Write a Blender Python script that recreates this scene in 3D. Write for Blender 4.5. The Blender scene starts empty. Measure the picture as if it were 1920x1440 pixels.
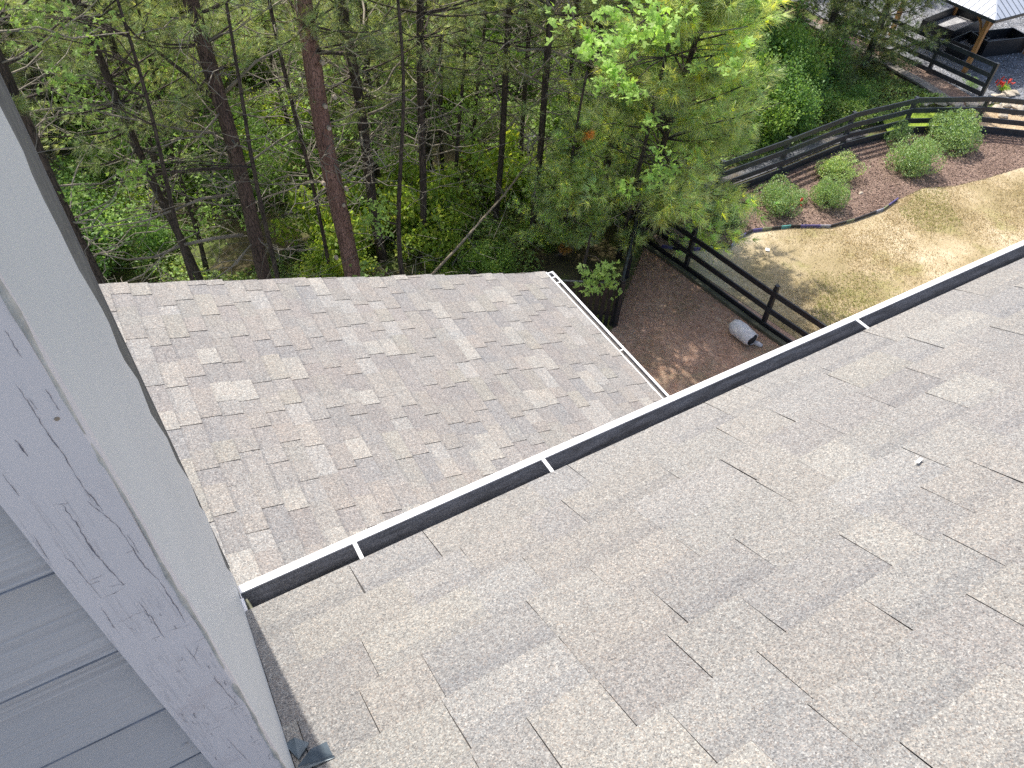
import bpy, bmesh, math, random
import numpy as np
from mathutils import Vector, Matrix
R_ = math.radians
sc = bpy.context.scene
COL = sc.collection
rng = np.random.default_rng(11)
random.seed(5)

# ------------------------------------------------------------------ camera
F, CX, CY = 1420.0, 960.0, 720.0                       # focal length and centre in photo pixels (1920 wide)
CAM = np.array([[0.8659532, -0.34233282, 0.36460018],
                [-0.49841079, -0.65101688, 0.57250651],
                [0.0413731, -0.67748451, -0.73437252]])  # rows: world axes seen from the camera (x right, y down, z ahead)
cd = bpy.data.cameras.new('camera'); cam = bpy.data.objects.new('camera', cd); COL.objects.link(cam)
cd.sensor_width = 36.0; cd.lens = 36.0*F/1920.0; cd.clip_start = 0.02; cd.clip_end = 600
m = Matrix.Identity(4)
for i in range(3):
    m[i][0] = CAM[i][0]; m[i][1] = -CAM[i][1]; m[i][2] = -CAM[i][2]
cam.matrix_world = m
sc.camera = cam
sc.view_settings.view_transform = 'Standard'; sc.view_settings.look = 'None'
sc.view_settings.exposure = 0.70; sc.view_settings.gamma = 1.0
sc.cycles.use_denoising = False; sc.cycles.use_adaptive_sampling = False; sc.cycles.sample_clamp_indirect = 2.5
sc.cycles.max_bounces = 5; sc.cycles.diffuse_bounces = 3; sc.cycles.transparent_max_bounces = 8

# ------------------------------------------------------------------ sun and sky
SUN_EL = R_(57); S = np.array([-0.085, 1.0]); S /= np.linalg.norm(S)   # the sun stands beyond the woods
sd = Vector((S[0]*math.cos(SUN_EL), S[1]*math.cos(SUN_EL), math.sin(SUN_EL)))
ld = bpy.data.lights.new('sun', 'SUN'); ld.energy = 3.35; ld.angle = R_(0.53); ld.color = (1.0, 0.955, 0.89)
lo = bpy.data.objects.new('sun', ld); COL.objects.link(lo); lo.location = (0, 0, 30)
lo.rotation_euler = (-sd).to_track_quat('-Z', 'Y').to_euler()
w = bpy.data.worlds.new('World'); sc.world = w; w.use_nodes = True
nt = w.node_tree; bg = nt.nodes['Background']
sky = nt.nodes.new('ShaderNodeTexSky'); sky.sky_type = 'NISHITA'; sky.sun_disc = False
sky.sun_elevation = SUN_EL; sky.sun_rotation = math.atan2(S[0], S[1])
sky.air_density = 0.9; sky.dust_density = 3.0; sky.ozone_density = 1.0
nt.links.new(sky.outputs[0], bg.inputs[0]); bg.inputs[1].default_value = 0.15

# ------------------------------------------------------------------ pixel -> point on a world plane
def ray(p):
    v = CAM @ np.array([p[0]-CX, p[1]-CY, F]); return v/np.linalg.norm(v)
def atZ(p, z): v = ray(p); return v*(z/v[2])
def atY(p, y): v = ray(p); return v*(y/v[1])
GZ = -12.0

# ------------------------------------------------------------------ materials
def mat(name):
    m = bpy.data.materials.new(name); m.use_nodes = True
    return m, m.node_tree, m.node_tree.nodes['Principled BSDF']
def node(nt, t, **k):
    n = nt.nodes.new(t)
    for a, b in k.items(): setattr(n, a, b)
    return n
def noise(nt, scale, detail=4, rough=0.6, coord=None, dim=None):
    n = node(nt, 'ShaderNodeTexNoise'); n.inputs['Scale'].default_value = scale
    n.inputs['Detail'].default_value = detail; n.inputs['Roughness'].default_value = rough
    if coord is not None: nt.links.new(coord, n.inputs['Vector'])
    return n
def ramp(nt, fac, stops):
    r = node(nt, 'ShaderNodeValToRGB'); e = r.color_ramp.elements
    while len(e) < len(stops): e.new(0.5)
    for k, (p, c) in enumerate(stops):
        e[k].position = p; e[k].color = (*c, 1) if len(c) == 3 else c
    nt.links.new(fac, r.inputs[0]); return r
def mixc(nt, fac, a, b, mode='MIX'):
    n = node(nt, 'ShaderNodeMix', data_type='RGBA', blend_type=mode)
    if isinstance(fac, float): n.inputs[0].default_value = fac
    else: nt.links.new(fac, n.inputs[0])
    for s, v in ((6, a), (7, b)):
        if isinstance(v, tuple): n.inputs[s].default_value = (*v, 1)
        else: nt.links.new(v, n.inputs[s])
    return n.outputs[2]
def bump(nt, b, h, strength=0.3, dist=0.01):
    n = node(nt, 'ShaderNodeBump'); n.inputs['Strength'].default_value = strength
    n.inputs['Distance'].default_value = dist
    nt.links.new(h, n.inputs['Height']); nt.links.new(n.outputs[0], b.inputs['Normal'])
def objco(nt, scale=None, rot=None):
    tc = node(nt, 'ShaderNodeTexCoord')
    if scale is None and rot is None: return tc.outputs['Object']
    mp = node(nt, 'ShaderNodeMapping'); mp.inputs['Scale'].default_value = scale or (1, 1, 1)
    if rot: mp.inputs['Rotation'].default_value = rot
    nt.links.new(tc.outputs['Object'], mp.inputs[0]); return mp.outputs[0]
def tint_attr(nt):
    a = node(nt, 'ShaderNodeAttribute'); a.attribute_name = 'tint'; return a

def simple(name, col, rough=0.6, metal=0.0, var=0.12, nscale=6.0, bstr=0.0, bscale=60.0, spec=0.5):
    m, nt, b = mat(name); co = objco(nt)
    n = noise(nt, nscale, 5, 0.65, co)
    lo_ = tuple(c*(1-var) for c in col); hi = tuple(min(1, c*(1+var)) for c in col)
    r = ramp(nt, n.outputs[0], [(0.3, lo_), (0.7, hi)])
    nt.links.new(r.outputs[0], b.inputs['Base Color'])
    b.inputs['Roughness'].default_value = rough; b.inputs['Metallic'].default_value = metal
    b.inputs['Specular IOR Level'].default_value = spec
    if bstr: bump(nt, b, noise(nt, bscale, 4, 0.6, co).outputs[0], bstr, 0.004)
    return m

def shingle_mat(name, gscale, warm):
    m, nt, b = mat(name); co = objco(nt); t = tint_attr(nt)
    v = node(nt, 'ShaderNodeTexVoronoi'); v.inputs['Scale'].default_value = gscale
    nt.links.new(co, v.inputs['Vector'])
    sep = node(nt, 'ShaderNodeSeparateColor'); nt.links.new(v.outputs['Color'], sep.inputs[0])
    g = ramp(nt, sep.outputs[0], [(0.0, (0.52, 0.525, 0.53)), (0.2, (0.78, 0.78, 0.78)), (0.55, (1.0, 1.0, 0.98)), (0.85, (1.17, 1.17, 1.14)), (1.0, (1.55, 1.55, 1.50))])
    h = ramp(nt, sep.outputs[1], [(0.0, (1.10, 0.99, 0.92)), (0.3, (1, 1, 1)), (0.7, (1.0, 1.0, 1.0)), (1.0, (0.97, 1.0, 1.03))])
    c = mixc(nt, 1.0, t.outputs['Color'], g.outputs[0], 'MULTIPLY')
    c = mixc(nt, 1.0, c, h.outputs[0], 'MULTIPLY')
    n2 = noise(nt, gscale*0.33, 3, 0.7, co)
    c = mixc(nt, 1.0, c, ramp(nt, n2.outputs[0], [(0.32, (0.79, 0.79, 0.795)), (0.68, (1.21, 1.21, 1.19))]).outputs[0], 'MULTIPLY')
    n3 = noise(nt, 4.0, 4, 0.6, co)
    c = mixc(nt, 1.0, c, ramp(nt, n3.outputs[0], [(0.3, (0.985, 0.985, 0.965)), (0.7, warm)]).outputs[0], 'MULTIPLY')
    nt.links.new(c, b.inputs['Base Color']); b.inputs['Roughness'].default_value = 0.85
    b.inputs['Specular IOR Level'].default_value = 0.35
    bump(nt, b, v.outputs['Distance'], 0.75, 0.0016)
    return m
M_SH_UP = shingle_mat('granule_shingles', 370.0, (1.08, 1.06, 1.01))
M_SH_LO = shingle_mat('granule_shingles_far', 190.0, (1.10, 1.045, 0.985))
M_CUT = simple('asphalt_cut_edge', (0.055, 0.052, 0.05), 0.9)

def painted_board(name, base, crack, crack_s=1.0, stain=(0.36, 0.27, 0.24)):
    m, nt, b = mat(name)
    co = objco(nt)
    long_ = objco(nt, (70, 70, 2.2))
    n1 = noise(nt, 3.0, 4, 0.6, co)
    c0 = ramp(nt, n1.outputs[0], [(0.3, tuple(x*0.93 for x in base)), (0.7, base)]).outputs[0]
    st = noise(nt, 7.0, 6, 0.7, co)
    c1 = mixc(nt, ramp(nt, st.outputs[0], [(0.56, (0, 0, 0)), (0.74, (0.55, 0.55, 0.55))]).outputs[0], c0, stain)
    ck = noise(nt, 1.0, 5, 0.62, long_)
    gate = noise(nt, 5.0, 3, 0.5, co)
    ckm = ramp(nt, ck.outputs[0], [(0.485, (0, 0, 0)), (0.4985, (1, 1, 1)), (0.5015, (1, 1, 1)), (0.515, (0, 0, 0))])
    gm = ramp(nt, gate.outputs[0], [(0.44, (0, 0, 0)), (0.52, (crack_s,)*3)])
    fac = mixc(nt, 1.0, ckm.outputs[0], gm.outputs[0], 'MULTIPLY')
    c2 = mixc(nt, fac, c1, crack)
    fl = noise(nt, 26.0, 5, 0.75, objco(nt, (1, 1, 0.6)))
    c3 = mixc(nt, ramp(nt, fl.outputs[0], [(0.69, (0, 0, 0)), (0.72, (0.4*crack_s,)*3)]).outputs[0], c2, crack)
    nt.links.new(c3, b.inputs['Base Color']); b.inputs['Roughness'].default_value = 0.55
    add = node(nt, 'ShaderNodeMath', operation='SUBTRACT')
    nt.links.new(noise(nt, 1.0, 5, 0.7, long_).outputs[0], add.inputs[0]); nt.links.new(fac, add.inputs[1])
    bump(nt, b, add.outputs[0], 0.35, 0.003)
    return m
M_BOARD = painted_board('cracked_white_paint', (0.88, 0.80, 0.755), (0.30, 0.28, 0.30), 0.25, (0.56, 0.45, 0.42))
M_RETURN = painted_board('smooth_white_paint', (0.77, 0.755, 0.72), (0.45, 0.46, 0.47), 0.12, (0.70, 0.70, 0.67))
M_CAULK = simple('old_cream_caulk', (0.60, 0.56, 0.48), 0.7, 0, 0.25, 40.0, 0.5, 90)
M_EDGE = simple('weathered_grey_edge', (0.15, 0.145, 0.13), 0.85, 0, 0.35, 14.0, 0.6, 60)
def siding_mat():
    m, nt, b = mat('grained_siding'); 
    g = noise(nt, 1.0, 3, 0.55, objco(nt, (2.0, 20, 170)))
    n = noise(nt, 3.0, 4, 0.6, objco(nt))
    c = ramp(nt, n.outputs[0], [(0.3, (0.60, 0.55, 0.505)), (0.7, (0.65, 0.60, 0.55))]).outputs[0]
    gg = mixc(nt, ramp(nt, noise(nt, 1.0, 2, .5, objco(nt, (1.2, 9, 14))).outputs[0], [(0.40, (0, 0, 0)), (0.62, (1, 1, 1))]).outputs[0], (1.0, 1.0, 1.0), ramp(nt, g.outputs[0], [(0.38, (0.86, 0.86, 0.87)), (0.6, (1.12, 1.12, 1.12))]).outputs[0])
    c = mixc(nt, 1.0, c, gg, 'MULTIPLY')
    nt.links.new(c, b.inputs['Base Color']); b.inputs['Roughness'].default_value = 0.6
    bump(nt, b, g.outputs[0], 0.55, 0.004); return m
M_SIDING = siding_mat()
M_WHITE = simple('white_gutter_metal', (0.82, 0.81, 0.79), 0.4, 0, 0.04, 9.0)
def trough_mat():
    m, nt, b = mat('dirty_gutter_trough')
    n = noise(nt, 9.0, 5, 0.7, objco(nt, (1, 8, 8))); g = noise(nt, 300, 2, 0.6, objco(nt))
    c = ramp(nt, n.outputs[0], [(0.35, (0.21, 0.195, 0.18)), (0.65, (0.44, 0.42, 0.41))]).outputs[0]
    c = mixc(nt, 1.0, c, ramp(nt, g.outputs[0], [(0.35, (0.5, 0.5, 0.5)), (0.7, (1.3, 1.28, 1.2))]).outputs[0], 'MULTIPLY')
    nt.links.new(c, b.inputs['Base Color']); b.inputs['Roughness'].default_value = 0.5; return m
M_TROUGH = trough_mat()
M_FLASHBACK = simple('grey_back_flange', (0.155, 0.16, 0.19), 0.45, 0.0, 0.35, 12)
M_FLASH = simple('dark_step_flashing', (0.10, 0.13, 0.15), 0.35, 0.3, 0.35, 30)
M_SEAL = simple('olive_sealant', (0.20, 0.20, 0.13), 0.6, 0, 0.2, 30)
M_WALL = simple('pale_wall_cladding', (0.42, 0.43, 0.46), 0.7)
M_FENCE = simple('black_fence_paint', (0.016, 0.016, 0.019), 0.42, 0, 0.35, 5, 0.25, 30)
M_FENCEB = simple('faded_black_fence_paint', (0.040, 0.047, 0.056), 0.38, 0, 0.35, 5, 0.25, 30)
M_TIMBER = simple('green_stained_timber', (0.085, 0.085, 0.055), 0.8, 0, 0.45, 4, 0.5, 25)
M_WOOD = simple('golden_post_wood', (0.42, 0.21, 0.07), 0.55, 0, 0.2, 8, 0.2, 20)
M_ROOFMETAL = simple('pale_grey_metal_roof', (0.50, 0.53, 0.58), 0.4, 0.2, 0.05, 3)
M_SEAM = simple('roof_seam', (0.16, 0.19, 0.23), 0.5)
M_BLACKBOX = simple('black_planter_metal', (0.018, 0.02, 0.024), 0.4, 0, 0.3, 5)
M_CLOTH = simple('grey_white_sack', (0.60, 0.575, 0.56), 0.8, 0, 0.2, 9, 0.6, 18)
M_DARK = simple('sack_mouth_shade', (0.02, 0.02, 0.022), 0.9, 0, 0.5, 30)
M_STONE = simple('pale_stones', (0.50, 0.43, 0.33), 0.85, 0, 0.35, 3, 0.7, 14)
M_PAPER = simple('white_scrap', (0.85, 0.84, 0.82), 0.6, 0, 0.02)

def foliage_mat(name, col, trans=0.35, rough=0.5, spec=0.3):
    """leaf colour times the per leaf tint; part of the light comes through"""
    m, nt, b = mat(name); t = tint_attr(nt)
    c = mixc(nt, 1.0, col, t.outputs['Color'], 'MULTIPLY')
    nt.links.new(c, b.inputs['Base Color']); b.inputs['Roughness'].default_value = rough
    b.inputs['Specular IOR Level'].default_value = spec
    tr = node(nt, 'ShaderNodeBsdfTranslucent'); c2 = mixc(nt, 1.0, c, (1.25, 1.25, 0.6), 'MULTIPLY')
    nt.links.new(c2, tr.inputs[0])
    mx = node(nt, 'ShaderNodeMixShader'); mx.inputs[0].default_value = trans
    out = nt.nodes['Material Output']
    nt.links.new(b.outputs[0], mx.inputs[1]); nt.links.new(tr.outputs[0], mx.inputs[2]); nt.links.new(mx.outputs[0], out.inputs[0])
    return m
M_NEEDLE = foliage_mat('pine_needles', (0.30, 0.345, 0.20), 0.5, 0.4, 0.5)
M_LEAF = foliage_mat('broad_leaves', (0.26, 0.40, 0.13), 0.5)
M_SHRUB = foliage_mat('shrub_leaves', (0.29, 0.42, 0.20), 0.35, 0.4, 0.5)
M_UNDER = foliage_mat('ground_cover_leaves', (0.26, 0.37, 0.13), 0.42)
M_BLADE = foliage_mat('dry_grass_blades', (0.50, 0.40, 0.25), 0.2)
M_STRAW = foliage_mat('pine_straw', (0.52, 0.32, 0.22), 0.0, 0.7)
M_CHIP = foliage_mat('bark_chips', (0.245, 0.17, 0.135), 0.0, 0.8)
M_PETAL = simple('red_petals', (0.62, 0.05, 0.035), 0.5, 0, 0.2)
def bark_mat(name, a, b_, scale=9.0):
    m, nt, b = mat(name); co = objco(nt, (1, 1, 0.22))
    v = node(nt, 'ShaderNodeTexVoronoi', feature='DISTANCE_TO_EDGE'); v.inputs['Scale'].default_value = scale*2.2
    nt.links.new(co, v.inputs['Vector'])
    n = noise(nt, scale, 6, 0.7, co)
    c = ramp(nt, n.outputs[0], [(0.3, a), (0.7, b_)]).outputs[0]
    c = mixc(nt, ramp(nt, v.outputs[0], [(0.0, (1, 1, 1)), (0.10, (0, 0, 0))]).outputs[0], c, tuple(x*0.35 for x in a))
    nt.links.new(c, b.inputs['Base Color']); b.inputs['Roughness'].default_value = 0.9
    bump(nt, b, v.outputs[0], 0.8, 0.03); return m
M_BARK = bark_mat('dark_pine_bark', (0.04, 0.03, 0.024), (0.13, 0.098, 0.08))
M_BARKR = bark_mat('red_pine_bark', (0.15, 0.08, 0.06), (0.42, 0.25, 0.205), 11)
M_BARKM = bark_mat('brown_pine_bark', (0.065, 0.042, 0.034), (0.20, 0.135, 0.11), 10)
M_TWIG = simple('grey_dead_twigs', (0.24, 0.21, 0.165), 0.85, 0, 0.45, 2.0)
M_STUB = simple('pale_cut_wood', (0.46, 0.38, 0.29), 0.8, 0, 0.15)

def ground_mat(name, stops, s1=1.2, s2=30.0, amp=0.35, patch=None, bstr=0.5):
    m, nt, b = mat(name); co = objco(nt)
    n = noise(nt, s1, 6, 0.65, co)
    c = ramp(nt, n.outputs[0], stops).outputs[0]
    if patch:
        sc_, lo_, hi, col = patch
        c = mixc(nt, ramp(nt, noise(nt, sc_, 5, 0.7, co).outputs[0], [(lo_, (0, 0, 0)), (hi, (1, 1, 1))]).outputs[0], c, col)
    f = noise(nt, s2, 4, 0.75, co)
    c = mixc(nt, 1.0, c, ramp(nt, f.outputs[0], [(0.3, (1-amp,)*3), (0.7, (1+amp,)*3)]).outputs[0], 'MULTIPLY')
    nt.links.new(c, b.inputs['Base Color']); b.inputs['Roughness'].default_value = 0.95
    b.inputs['Specular IOR Level'].default_value = 0.1
    bump(nt, b, f.outputs[0], bstr, 0.03); return m
M_FOREST = ground_mat('forest_floor_litter', [(0.30, (0.06, 0.05, 0.03)), (0.48, (0.13, 0.11, 0.06)), (0.60, (0.13, 0.17, 0.05)), (0.75, (0.24, 0.23, 0.10))], 0.7, 14)
M_LAWN = ground_mat('dry_lawn', [(0.34, (0.29, 0.235, 0.12)), (0.46, (0.38, 0.305, 0.175)), (0.56, (0.48, 0.39, 0.245)), (0.68, (0.62, 0.53, 0.37))], 0.42, 24, 0.25, (0.7, 0.56, 0.72, (0.33, 0.30, 0.13)))
M_STRAWG = ground_mat('pine_straw_floor', [(0.30, (0.32, 0.20, 0.145)), (0.55, (0.44, 0.30, 0.22)), (0.75, (0.48, 0.38, 0.27))], 0.9, 26, 0.4, (0.5, 0.50, 0.66, (0.27, 0.215, 0.14)))
M_MULCH = ground_mat('bark_mulch', [(0.30, (0.14, 0.095, 0.075)), (0.55, (0.26, 0.185, 0.145)), (0.75, (0.35, 0.265, 0.205))], 1.3, 22, 0.5)
M_GRAVEL = ground_mat('grey_gravel', [(0.30, (0.13, 0.14, 0.15)), (0.7, (0.30, 0.30, 0.31))], 2.0, 20, 0.55)
M_PATH = ground_mat('grey_creek_gravel', [(0.30, (0.08, 0.085, 0.095)), (0.7, (0.19, 0.19, 0.20))], 0.8, 9, 0.4, (0.7, 0.5, 0.7, (0.13, 0.10, 0.055)))
M_GREEN = ground_mat('bright_green_grass', [(0.3, (0.17, 0.26, 0.03)), (0.7, (0.32, 0.42, 0.06))], 1.5, 20, 0.25)
M_TAN = ground_mat('tan_soil', [(0.3, (0.38, 0.28, 0.17)), (0.7, (0.56, 0.43, 0.28))], 1.5, 10, 0.25)
M_BLOCK = None
def block_mat():
    m, nt, b = mat('stone_block_wall')
    co = objco(nt, None, (R_(90), 0, 0))
    br = node(nt, 'ShaderNodeTexBrick'); br.inputs['Scale'].default_value = 1.0
    br.inputs['Brick Width'].default_value = 0.42; br.inputs['Row Height'].default_value = 0.2
    br.inputs['Mortar Size'].default_value = 0.012
    br.inputs['Color1'].default_value = (0.17, 0.145, 0.12, 1); br.inputs['Color2'].default_value = (0.11, 0.10, 0.085, 1)
    br.inputs['Mortar'].default_value = (0.03, 0.028, 0.024, 1)
    tc = node(nt, 'ShaderNodeTexCoord'); nt.links.new(tc.outputs['UV'], br.inputs['Vector'])
    n = noise(nt, 9, 5, 0.7, objco(nt))
    c = mixc(nt, 1.0, br.outputs['Color'], ramp(nt, n.outputs[0], [(0.3, (0.6, 0.6, 0.6)), (0.7, (1.4, 1.4, 1.4))]).outputs[0], 'MULTIPLY')
    nt.links.new(c, b.inputs['Base Color']); b.inputs['Roughness'].default_value = 0.9
    bump(nt, b, br.outputs['Fac'], -0.5, 0.02); return m

# ------------------------------------------------------------------ object helpers
def mk(name, me, parent=None, mats=()):
    o = bpy.data.objects.new(name, me); COL.objects.link(o)
    for m_ in mats: me.materials.append(m_)
    if parent is not None: o.parent = parent
    return o
def tag(o, label=None, cat=None, group=None, kind=None):
    if label: o['label'] = label
    if cat: o['category'] = cat
    if group: o['group'] = group
    if kind: o['kind'] = kind
    return o
def thing(name, label, cat, loc=(0, 0, 0), rz=0.0, group=None):
    o = bpy.data.objects.new(name, None); COL.objects.link(o); o.empty_display_size = 0.2
    o.location = loc; o.rotation_euler = (0, 0, rz); return tag(o, label, cat, group)
def copy_tree(o, parent=None):
    c = o.copy(); COL.objects.link(c)
    if parent is not None: c.parent = parent
    for ch in list(o.children): copy_tree(ch, c)
    return c
def np_mesh(name, V, k, tint=None, smooth=False):
    """mesh of len(V)/k separate k-gons; tint: one colour per face"""
    V = np.asarray(V, dtype=np.float32).reshape(-1, 3); n = len(V)//k
    me = bpy.data.meshes.new(name)
    me.vertices.add(len(V)); me.vertices.foreach_set('co', V.ravel())
    me.loops.add(len(V)); me.loops.foreach_set('vertex_index', np.arange(len(V), dtype=np.int32))
    me.polygons.add(n); me.polygons.foreach_set('loop_start', np.arange(0, n*k, k, dtype=np.int32))
    if tint is not None:
        a = me.color_attributes.new('tint', 'FLOAT_COLOR', 'POINT')
        c = np.ones((n, k, 4), dtype=np.float32); c[:, :, :3] = np.asarray(tint, dtype=np.float32)[:, None, :]
        a.data.foreach_set('color', c.ravel())
    me.update(calc_edges=True); return me
def poly_mesh(name, verts, faces, smooth=False):
    me = bpy.data.meshes.new(name); me.from_pydata([tuple(map(float, v)) for v in verts], [], faces); me.update()
    if smooth:
        for p in me.polygons: p.use_smooth = True
    return me
class MB:
    def __init__(s): s.v = []; s.f = []
    def quadbox(s, pts):          # eight corners: bottom four then top four
        b = len(s.v); s.v += [tuple(p) for p in pts]
        s.f += [(b, b+3, b+2, b+1), (b+4, b+5, b+6, b+7), (b, b+1, b+5, b+4), (b+1, b+2, b+6, b+5), (b+2, b+3, b+7, b+6), (b+3, b, b+4, b+7)]
        return s
    def box(s, lo, hi):
        x0, y0, z0 = lo; x1, y1, z1 = hi
        return s.quadbox([(x0, y0, z0), (x1, y0, z0), (x1, y1, z0), (x0, y1, z0), (x0, y0, z1), (x1, y0, z1), (x1, y1, z1), (x0, y1, z1)])
    def bar(s, a, b, wd, ht, up=(0, 0, 1)):      # a rectangular bar from a to b (centre line)
        a = Vector(a); b = Vector(b); d = (b-a).normalized(); sd_ = d.cross(Vector(up)).normalized(); u = sd_.cross(d).normalized()
        sd_ *= wd/2; u *= ht/2
        return s.quadbox([a-sd_-u, a+sd_-u, b+sd_-u, b-sd_-u, a-sd_+u, a+sd_+u, b+sd_+u, b-sd_+u])
    def tube(s, pts, rad, n=6, cap=True):
        base = len(s.v); pts = [Vector(p) for p in pts]
        if not hasattr(rad, '__len__'): rad = [rad]*len(pts)
        prev = None
        for i, p in enumerate(pts):
            d = (pts[min(i+1, len(pts)-1)]-pts[max(i-1, 0)]).normalized()
            r = d.orthogonal().normalized() if prev is None else (prev-d*prev.dot(d)).normalized()
            prev = r; q = d.cross(r)
            for k in range(n):
                an = 2*math.pi*k/n; s.v.append(tuple(p+(r*math.cos(an)+q*math.sin(an))*rad[i]))
        for i in range(len(pts)-1):
            for k in range(n):
                k2 = (k+1) % n
                s.f.append((base+i*n+k, base+i*n+k2, base+(i+1)*n+k2, base+(i+1)*n+k))
        if cap:
            s.f.append(tuple(base+k for k in reversed(range(n)))); s.f.append(tuple(base+(len(pts)-1)*n+k for k in range(n)))
        return s
    def build(s, name, m_, parent=None, smooth=False, bevel=0.0):
        me = poly_mesh(name, s.v, s.f, smooth); o = mk(name, me, parent, [m_])
        if bevel:
            b = o.modifiers.new('bevel', 'BEVEL'); b.width = bevel; b.segments = 2; b.limit_method = 'ANGLE'
        return o

# ================================================================== GROUND (structures)
def sheet(name, pts, z, m_, res=None):
    me = poly_mesh(name, [(p[0], p[1], z) for p in pts], [tuple(range(len(pts)))])
    o = mk(name, me, None, [m_]); return tag(o, kind='structure')
def grid_ground():
    n = 220; xs = np.linspace(-70, 110, n); ys = np.linspace(-60, 120, n)
    V = []; 
    for y in ys:
        for x in xs:
            d = max(0, y-14.5); z = GZ-0.02
            if x < 26: z -= min(1.2, d*0.05) + (0.12*math.sin(x*0.9+y*0.5) if d > 2 else 0)
            if x < 26.0 and y > 13.4:
                z -= 1.0*min(1, max(0, (x-20.5)/4.0))*min(1, (y-13.4)/1.2)
            V.append((x, y, z))
    Fc = [(j*n+i, j*n+i+1, (j+1)*n+i+1, (j+1)*n+i) for j in range(n-1) for i in range(n-1)]
    o = mk('ground', poly_mesh('ground', V, Fc, True), None, [M_FOREST]); tag(o, kind='structure')
grid_ground()
sheet('yard_pine_straw', [(4, 0.7), (12.75, 0.7), (12.62, 7.2), (11.75, 12.2), (8.7, 9.6), (4, 9.6)], GZ, M_STRAWG)
EDGE = [(11.85, 11.75), (12.3, 11.35), (13.5, 10.9), (13.95, 11.1), (14.51, 11.18), (15.6, 10.85), (16.6, 10.35), (17.43, 10.26), (18.6, 10.25), (19.4, 10.42)]
EDGE2 = [(20.6, 10.5), (21.6, 10.15), (22.8, 10.0), (24.4, 9.9), (26.5, 9.2), (30, 8.2), (36, 6.5)]
sheet('lawn', [(12.75, 0.7), (38, 0.7), (38, 6.2)] + [(x, y) for x, y in reversed(EDGE+EDGE2)] + [(12.62, 7.2)], GZ+0.004, M_LAWN)
FP = [(9.9, 14.0), (12.1, 13.2), (14.6, 12.9), (17.2, 13.03), (20.1, 13.27), (22.68, 13.08), (24.95, 12.1), (27.3, 10.3), (29.6, 8.6)]
sheet('mulch_bed', EDGE+EDGE2+[(34, 5.6+2.0), (29.6, 8.65), (27.3, 10.35), (24.95, 12.1), (22.68, 13.1), (20.1, 13.3), (17.2, 13.05), (14.6, 12.95), (12.1, 13.2)], GZ+0.008, M_MULCH)
sheet('green_grass_strip', [(22.3, 13.3), (25.2, 12.2), (26.6, 12.6), (26.2, 13.5), (22.9, 14.1)], GZ+0.003, M_GREEN)
sheet('tan_soil_strip', [(25.2, 12.2), (27.4, 10.4), (31, 7.8), (40, 6), (40, 11.0), (30, 12.2), (26.9, 12.9), (26.2, 12.9)], GZ+0.006, M_TAN)
sheet('gravel_patio', [(26.95, 13.3), (30, 12.3), (46, 10.5), (50, 26), (27.6, 26), (26.9, 18)], GZ+0.010, M_GRAVEL)
sheet('ledge_path', [(14.6, 13.15), (17.2, 13.28), (20.1, 13.52), (21.6, 13.45), (21.6, 13.85), (20.1, 13.95), (17.2, 13.75), (14.6, 13.6)], GZ+0.004, M_PATH)
sheet('creek_gravel', [(-3, 14.6), (0, 14.9), (2.0, 15.7), (3.9, 16.2), (5.2, 17.0), (7, 17.1), (9.5, 17.0), (12, 17.8), (12, 18.5), (9, 18.0), (6, 18.2), (3.8, 17.8), (2.2, 16.8), (.5, 16.2), (-3, 16.0)], GZ-0.12, M_PATH)

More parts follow.
